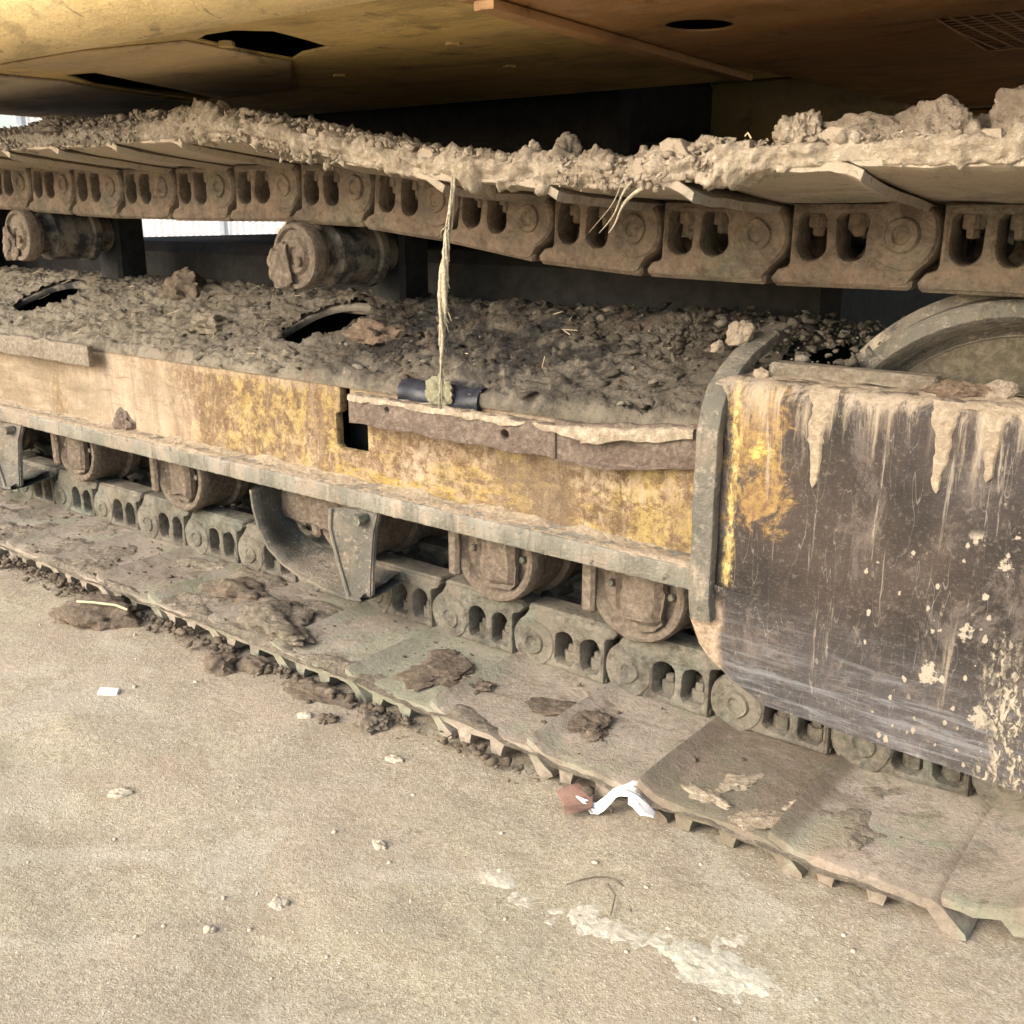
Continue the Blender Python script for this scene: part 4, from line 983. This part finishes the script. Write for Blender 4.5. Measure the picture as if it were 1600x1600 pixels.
o = scatter('crumbs', crumbs_edge(2800), M['dirt_bits'], 1, .9, 21)
tag(o, 'dark crumbly soil banked against the lower shoes', 'dirt crumbs', None, 'stuff')
def grit(n):
    out = []
    for _ in range(n):
        d = .75 + 2.6 * rng.random() ** 1.3; a = rng.random(); px_ = -900 + 1800 * a
        X = rt * px_ / 1620 * d + fw * d
        if not (.25 < X.y < 1.215 and -3.2 < X.x < .3): continue
        r = (.0006 + .0034 * rng.random() ** 14) * (.7 + .3 * d)
        out.append((X.x, X.y, ground_h(X.x, X.y) + r * .05, r * 1.2, r, r * .8, rng.random() * 6, rng.normal() * .3))
    return out
o = scatter('gravel', grit(3000), M['stone_bits'], 1, .5, 31)
tag(o, 'fine pale grit scattered over the sandy ground', 'gravel', None, 'stuff')
st = []
for _ in range(3):
    x, y = -3 + 3.1 * rng.random(), .35 + .85 * rng.random(); a = rng.random() * 6; L = .012 + .035 * rng.random(); z = ground_h(x, y) + .003
    st.append(([(x, y, z), (x + L * .5 * math.cos(a), y + L * .5 * math.sin(a), z + .003), (x + L * math.cos(a + .2), y + L * math.sin(a + .2), z)], .0008, 4))
o = link_obj('straw', tubes_mesh(st), M['straw'], None, 'stuff'); tag(o, 'short broken straw bits lying over the ground', 'straw', None, 'stuff')
st = []
for _ in range(25):
    x = -3.3 + 3.0 * rng.random(); y = 1.215 + .06 * rng.random(); z = pin_z(x) + tz(x, y) + .080 + .012 * rng.random(); a = rng.random() * 6; L = .006 + .014 * rng.random()
    st.append(([(x, y, z), (x + L * .5 * math.cos(a), y - .004, z + .004 * rng.random()), (x + L * math.cos(a), y - .004, z - .004 * rng.random())], .0009, 4))
for _ in range(30):
    x = -3.4 + 2.7 * rng.random(); s = .3 * rng.random(); p = slope_fn(x, s, .026); a = rng.random() * 6; L = .01 + .03 * rng.random()
    st.append(([p, (p[0] + L * math.cos(a), p[1] + L * .9 * math.sin(a), p[2] + L * .4 * math.sin(a) + .004)], .0008, 4))
o = link_obj('straw', tubes_mesh(st), M['straw'], None, 'stuff'); tag(o, 'dry straw stuck in the mud on the track and frame', 'straw', None, 'stuff')

# ================================================================ THINGS
# lumps of mud on the upper track
def lump(loc, size, seed, label, mat='lump', rot=0, amp=.45, group='mud lumps on the upper track', flat=.5, fine=.12, sub=5):
    return tag(clod('mud_lump', loc, size, M[mat], seed, amp, sub, rot, flat, None, fine), label, 'mud lump', group)
zt = lambda x: pin_z(x) + .084 + tz(x, 1.28)
lump((-.285, 1.30, zt(-.3) - .002), (.046, .045, .038), 4.2, 'biggest pale mud lump on the upper track at the right end', rot=.4)
lump((-.40, 1.29, zt(-.4) - .008), (.044, .036, .033), 7.7, 'humped pale mud lump left of the biggest one', rot=-.5)
lump((-.345, 1.34, zt(-.35) - .006), (.045, .034, .022), 2.9, 'darker crumbly mud lump wedged between two pale humps', 'grime', fine=.3)
lump((-.478, 1.275, zt(-.48) - .010), (.040, .034, .026), 9.4, 'low rounded mud lump resting above the shoe joint', rot=.2)
lump((-.545, 1.262, zt(-.545) - .006), (.024, .022, .024), 1.3, 'crumbly mud lump full of white grains left of the shoe joint', 'mud', fine=.35)
lump((-.905, 1.285, zt(-.9) + .002), (.016, .016, .020), 5.5, 'greyish knob of mud standing tallest on the middle of the upper track', 'grime', flat=.8)
lump((-.955, 1.27, zt(-.95) + .004), (.009, .009, .012), 6.1, 'tiny round mud knob left of the greyish knob', 'mud', flat=.9)
lump((-.66, 1.26, zt(-.66) - .01), (.028, .022, .017), 8.8, 'shaggy mud lump with straw above the twig', 'mud', fine=.3)
lump((-2.19, 1.25, zt(-2.19)), (.042, .04, .018), 3.9, 'crumbly heap of mud at the crest of the upper track', 'mud', fine=.4)
# clods on the ground
def gclod(x, y, size, seed, label, mat='dirt', rot=0, amp=.5, fine=.2, z=None, flat=.35):
    return tag(clod('mud_clod', (x, y, (ground_h(x, y) if z is None else z) - .001), size, M[mat], seed, amp, 4, rot, flat, None, fine), label, 'mud clod', 'mud clods beside and on the lower track')
gclod(-2.10, 1.15, (.085, .05, .034), 1.2, 'large dark wedge of mud with a straw across it on the ground at left', rot=.5)
gclod(-1.655, 1.155, (.026, .022, .022), 2.2, 'small dark clod on open ground below the shoe edge', rot=1)
gclod(-1.70, 1.17, (.018, .016, .014), 3.3, 'smaller dark clod just left of the one on open ground')
gclod(-1.735, 1.225, (.030, .02, .016), 4.4, 'brown clod hugging the shoe edge above the small dark clods')
gclod(-1.61, 1.205, (.040, .026, .016), 5.1, 'flat crumbly clod against the shoe edge')
gclod(-1.245, 1.175, (.026, .022, .014), 6.6, 'grassy greyish clod alone on the sand under the shoe edge', 'grime', fine=.4)
gclod(-1.32, 1.135, (.015, .014, .008), 7.1, 'tiny dark crumb left below the grassy clod')
gclod(-1.42, 1.20, (.075, .03, .012), 8.3, 'flat dark cake of mud lying on the ground by the shoe edge', rot=.1)
for (x, y, sz, sd_, lab, mt) in ((-1.235, 1.36, (.062, .045, .010), 1.9, 'larger flat dark mud patch stuck on the middle lower shoes', 'dirt'), (-1.135, 1.345, (.028, .022, .010), 2.7, 'small round mud patch right of the larger flat one', 'dirt'),
                              (-.965, 1.37, (.052, .028, .007), 3.6, 'thin brown mud smear on the shoe left of the dark plate', 'dirt'), (-.885, 1.345, (.036, .030, .012), 4.8, 'oval brown mud patch nearest the dark plate', 'dirt'),
                              (-1.66, 1.31, (.10, .05, .022), 5.9, 'thick curled slab of mud overhanging the lower shoe edge', 'grime'), (-1.86, 1.37, (.07, .04, .02), 6.2, 'dark ridge of mud lying on the far left shoes', 'dirt'),
                              (-.60, 1.335, (.034, .018, .005), 7.4, 'pale flat splat on the dark plate', 'mud'), (-.505, 1.33, (.016, .012, .005), 8.1, 'small pale splat at the right of the dark plate', 'mud'),
                              (-.62, 1.275, (.030, .016, .005), 9.2, 'pale splat near the outer edge of the dark plate', 'mud'), (-.53, 1.27, (.034, .020, .005), 10.2, 'pale crumbly splat by the joint of the dark plate', 'mud'), (-.40, 1.30, (.03, .02, .004), 11.2, 'faint brown blotch on the cleanest shoe', 'grime')):
    gclod(x, y, sz, sd_, lab, mt, rot=sd_, z=.0425, amp=.7, fine=.3)
gclod(-2.40, 1.448, (.034, .016, .034), 12.1, 'pinkish brown mud clod stuck on the flange above the rollers', 'bar', z=.352, fine=.2)
gclod(-1.80, 1.495, (.04, .026, .02), 13.3, 'round mud clod on the frame deck below the oval slot', 'grime', z=.576, fine=.15)
gclod(-1.615, 1.60, (.06, .05, .028), 14.3, 'broad brown heap of dirt right of the oval slot', 'clodbrown', z=.625, fine=.25)
gclod(-2.46, 1.70, (.07, .05, .045), 15.3, 'dark heap of dirt at the back of the deck between the carrier rollers', 'dirt', z=.668, fine=.2)
gclod(-2.18, 1.58, (.055, .04, .028), 16.3, 'brown clod in the middle of the frame deck', 'grime', z=.61, fine=.3)
gclod(-1.30, 1.437, (.026, .014, .026), 22.3, 'greenish lump of mud stuck on the shiny black cylinder under the root', 'moss', z=.548, fine=.2, flat=.6)
gclod(-.735, 1.52, (.018, .016, .022), 17.3, 'pale pebble-like clod on top of the upright strap', 'lump', z=.694, fine=.1, flat=.6)
gclod(-.76, 1.50, (.010, .010, .010), 18.3, 'small pale clod left of the one on the strap', 'lump', z=.682, fine=.1, flat=.6)
gclod(-.655, 1.44, (.011, .009, .010), 19.3, 'pale square clod on the top edge of the cover', 'drip', z=.656, fine=.1, flat=.6)
gclod(-.385, 1.46, (.035, .02, .014), 20.3, 'reddish clod with straw on top of the cover by the wheel', 'clodbrown', z=.656, fine=.3)
gclod(-.335, 1.47, (.02, .016, .016), 21.3, 'pale clod behind the reddish one beside the wheel', 'lump', z=.656, fine=.2)

# dangling root and twig
strands = []
zt0, zb0 = .935, .595
for k, (off, r0) in enumerate(((0, .0034), (.0045, .0026), (-.0045, .0024), (.0028, .002), (-.003, .002))):
    pts, rad = [], []
    n = 46
    for i in range(n):
        t = i / (n - 1)
        if k >= 3 and t > .72: break
        tw = 9 * t + k * 1.4
        prof_ = np.interp(t, [0, .1, .25, .42, .55, .7, .8, 1], [.7, .8, .7, 1.55, 1.2, .95, .5, .35])
        pts.append((-1.063 - .022 * t + off * math.cos(tw) * prof_ + .004 * noise.noise(Vector((t * 7, k, 0))), 1.216 - .018 * math.sin(t * 2.2) + off * math.sin(tw), zt0 + .01 - (zt0 + .01 - zb0) * t))
        rad.append(r0 * prof_ * (1 + .7 * noise.noise(Vector((t * 34, k * 5, 2)))))
    strands.append((pts, rad, 7))
for k in range(26):
    t = rng.random() * .8 + .1; x = -1.063 - .022 * t; z = zt0 - (zt0 - zb0) * t; a = rng.random() * 6; L = .008 + .012 * rng.random()
    strands.append(([(x, 1.205, z), (x + L * .6 * math.cos(a), 1.203 - .002, z - L * .4), (x + L * .8 * math.cos(a), 1.203, z - L)], [.0013, .001, .0005], 4))
o = link_obj('dangling_root', tubes_mesh(strands), M['root']); shade(o.data, 60)
tag(o, 'long pale muddy root hanging from the upper track in front of the frame', 'root')
tw = []
for k in range(3):
    pts = [(-.735 - .011 * k + (.0) - .050 * t - .006 * math.sin(t * 5 + k), 1.212 - .01 * t, .925 - .045 * t + .008 * k * (1 - t) - .012 * t * t) for t in np.linspace(0, 1, 12)]
    tw.append((pts, [.0026 * (1 - .75 * t) * (1.2 - .4 * k) for t in np.linspace(0, 1, 12)], 6))
o = link_obj('twig', tubes_mesh(tw), M['root']); shade(o.data, 60); tag(o, 'short pale twig poking down from the mud on the upper track', 'twig')
o = link_obj('straw_stalk', tubes_mesh([([(-2.125, 1.118, .047), (-2.08, 1.13, .052), (-2.03, 1.155, .05), (-2.0, 1.165, .043)], .0028, 6)]), M['straw']); tag(o, 'dry straw stalk lying across the large dark wedge of mud', 'straw stalk')

# litter and stones
def scrap(name, pts, z, mat, label, cat, thick=.004, bendy=.012, seed=0):
    me = plate(pts, [], thick, .0008, lambda a, b, c: (a, b, c)); bm = bmesh.new(); bm.from_mesh(me)
    bmesh.ops.triangulate(bm, faces=bm.faces[:]); bmesh.ops.subdivide_edges(bm, edges=bm.edges[:], cuts=2)
    for v in bm.verts: v.co.z += z + bendy * (fbm(v.co.x * 15, v.co.y * 15, seed, 2) + .35)
    bm.to_mesh(me); bm.free(); shade(me, 50); return tag(link_obj(name, me, M[mat]), label, cat)
scrap('paper_scrap', [(-.805, 1.188), (-.765, 1.212), (-.748, 1.245), (-.722, 1.250), (-.708, 1.238), (-.682, 1.226), (-.672, 1.200), (-.688, 1.188), (-.712, 1.192), (-.722, 1.208), (-.742, 1.205), (-.765, 1.192)], .008, 'paper', 'crumpled white paper scrap on the ground against the lower shoes', 'paper scrap', .002, .040, 3)
scrap('rag_scrap', [(-.845, 1.19), (-.825, 1.225), (-.79, 1.215), (-.775, 1.19), (-.785, 1.165), (-.80, 1.15), (-.815, 1.17)], .004, 'pink', 'reddish brown scrap on the ground left of the white paper', 'scrap', .003, .014, 8)
def flatstone(x, y, sx, sy, sz, rot, seed, label, mat='stone', cat='stone', name='stone', grp='pale stones on the sandy ground'):
    o = clod(name, (x, y, ground_h(x, y) - .002), (sx * .75, sy * .75, sz * .75), M[mat], seed, .5, 4, rot, .2, None, .15); tag(o, label, cat, grp); return o
bt = box(-.019, .019, -.011, .011, -.004, .004, .002); o = link_obj('tile_chip', bt, M['paper']); o.location = (-1.742, .957, ground_h(-1.742, .957) + .003); o.rotation_euler = (.05, .1, .75)
tag(o, 'small white rectangular tile chip lying alone on the sand at left', 'tile chip')
flatstone(-1.402, .771, .024, .016, .008, .8, 1.1, 'flat pale stone at lower left of the ground')
flatstone(-.991, .75, .015, .012, .010, .2, 2.1, 'rounded pale stone at the bottom centre of the ground')
flatstone(-1.132, 1.117, .020, .013, .008, .1, 3.1, 'pale stone below the shoe edge right of the grassy clod')
flatstone(-.98, .93, .016, .012, .008, .1, 4.1, 'pale flake on the ground midway between the paper and the bottom edge')
flatstone(-1.36, 1.12, .018, .012, .010, .6, 5.1, 'pale lump near the grassy clod, below the flat dark cake')
flatstone(-1.02, .66, .010, .008, .008, .6, 6.1, 'tiny pale stone nearest the bottom edge, left of centre')
flatstone(-2.72, 1.235, .085, .028, .012, .3, 7.1, 'long pale slab chip against the shoe edge at far left', 'lime', 'stone')
def inside(px_, py_, poly):
    r, d = False, 9
    for (ax, ay), (bx, by) in zip(poly, poly[1:] + poly[:1]):
        if (ay > py_) != (by > py_) and px_ < (bx - ax) * (py_ - ay) / (by - ay) + ax: r = not r
        L2 = (bx - ax) ** 2 + (by - ay) ** 2; t = max(0, min(1, ((px_ - ax) * (bx - ax) + (py_ - ay) * (by - ay)) / L2))
        d = min(d, math.hypot(px_ - ax - t * (bx - ax), py_ - ay - t * (by - ay)))
    return d if r else -d
def slab(pts, z, mat, label, seed, th=.004):
    xs = np.arange(min(p[0] for p in pts) - .03, max(p[0] for p in pts) + .03, .0035); ys = np.arange(min(p[1] for p in pts) - .03, max(p[1] for p in pts) + .03, .0035)
    H_ = {}
    for i, x in enumerate(xs):
        for j, y in enumerate(ys):
            d = inside(x, y, pts); n1 = fbm(x * 22, y * 22, seed, 5); H_[i, j] = max(-.004, min(.0022, .10 * (d + .022 * n1 - .004 + z * 2)) + .0012 * fbm(x * 90, y * 90, seed, 3))
    V, F, ix = [], [], {}
    for (i, j), h in H_.items():
        ix[i, j] = len(V); V.append((xs[i], ys[j], ground_h(xs[i], ys[j]) + h))
    for i in range(len(xs) - 1):
        for j in range(len(ys) - 1):
            q = [(i, j), (i + 1, j), (i + 1, j + 1), (i, j + 1)]
            if max(H_[k] for k in q) > -.001: F.append(tuple(ix[k] for k in q))
    me = mesh_from(V, F); bm = bmesh.new(); bm.from_mesh(me); bmesh.ops.delete(bm, geom=[v for v in bm.verts if not v.link_faces], context='VERTS'); bm.to_mesh(me); bm.free(); shade(me, 180)
    return tag(link_obj('mortar_patch', me, M[mat]), label, 'mortar patch', 'pale mortar patches on the ground')
slab([(-.56, .985), (-.515, 1.03), (-.455, 1.035), (-.405, 1.015), (-.385, 1.000), (-.415, .972), (-.455, .965), (-.505, .965)], .003, 'lime_green', 'broken greenish mortar slab ending the pale strip on the ground', 2)
slab([(-.77, .972), (-.66, .99), (-.60, 1.0), (-.565, .99), (-.585, .955), (-.64, .95), (-.76, .952)], -.0005, 'lime', 'cracked pale mortar patch in the middle of the strip', 4)
slab([(-.85, .975), (-.79, .99), (-.745, .985), (-.755, .965), (-.81, .955)], -.0004, 'lime', 'faint far end of the pale mortar strip', 6)
slab([(-.50, 1.045), (-.47, 1.065), (-.445, 1.06), (-.455, 1.042), (-.485, 1.036)], .001, 'lime', 'small pale mortar crumb patch beyond the greenish slab', 8)
st = [([(-.70 + .10 * t, 1.015 + .05 * math.sin(t * 3), ground_h(-.66, 1.03) + .004 + .004 * math.sin(t * 6)) for t in np.linspace(0, 1, 9)], .0013, 5), ([(-.655, 1.05, .004), (-.63, 1.03, .008), (-.615, .995, .004)], .001, 5)]
o = link_obj('twig', tubes_mesh(st), M['dirt']); tag(o, 'thin dark rootlet lying on the sand above the mortar strip', 'twig')

# ================================================================ BACKGROUND
FN = empty('metal_fence', (-13.15, 6.96, 0)); tag(FN, 'white corrugated metal fence standing far behind the tracks', 'fence')
fd = Vector((.80, .60, 0)).normalized(); fn_ = Vector((-fd.y, fd.x, 0)); FI = Matrix.Translation((13.15, -6.96, 0))
A0 = Vector((-13.15, 6.96, 0))
def sheet(i):
    n = 60; L = 2.4; rows = []
    for k in range(n * 2 + 1):
        s = L * k / (n * 2); d = .018 * (1 if (k // 2) % 2 else -1)
        p = A0 + fd * (i * L + s) + fn_ * d; rows.append((p, p + Vector((0, 0, 2.0))))
    V = [q for r in rows for q in r] + [q + fn_ * .004 for r in rows for q in r]; m_ = len(rows) * 2
    F = [(2 * k, 2 * k + 2, 2 * k + 3, 2 * k + 1) for k in range(len(rows) - 1)] + [(m_ + 2 * k, m_ + 2 * k + 1, m_ + 2 * k + 3, m_ + 2 * k + 2) for k in range(len(rows) - 1)]
    return mesh_from(V, F)
for i in range(5):
    o = link_obj('sheet', sheet(i), M['fence'], FN); o.matrix_parent_inverse = FI
def bar3(p, q, r):
    return tubes_mesh([([p, (Vector(p) + Vector(q)) / 2, q], r, 4)])
o = link_obj('top_rail', bar3(A0 + Vector((0, 0, 2.06)), A0 + fd * 12 + Vector((0, 0, 2.06)), .06), M['stone'], FN); o.matrix_parent_inverse = FI
for i in range(6):
    o = link_obj('post', bar3(A0 + fd * 2.4 * i - fn_ * .06, A0 + fd * 2.4 * i - fn_ * .06 + Vector((0, 0, 2.05)), .045), M['fence'], FN); o.matrix_parent_inverse = FI
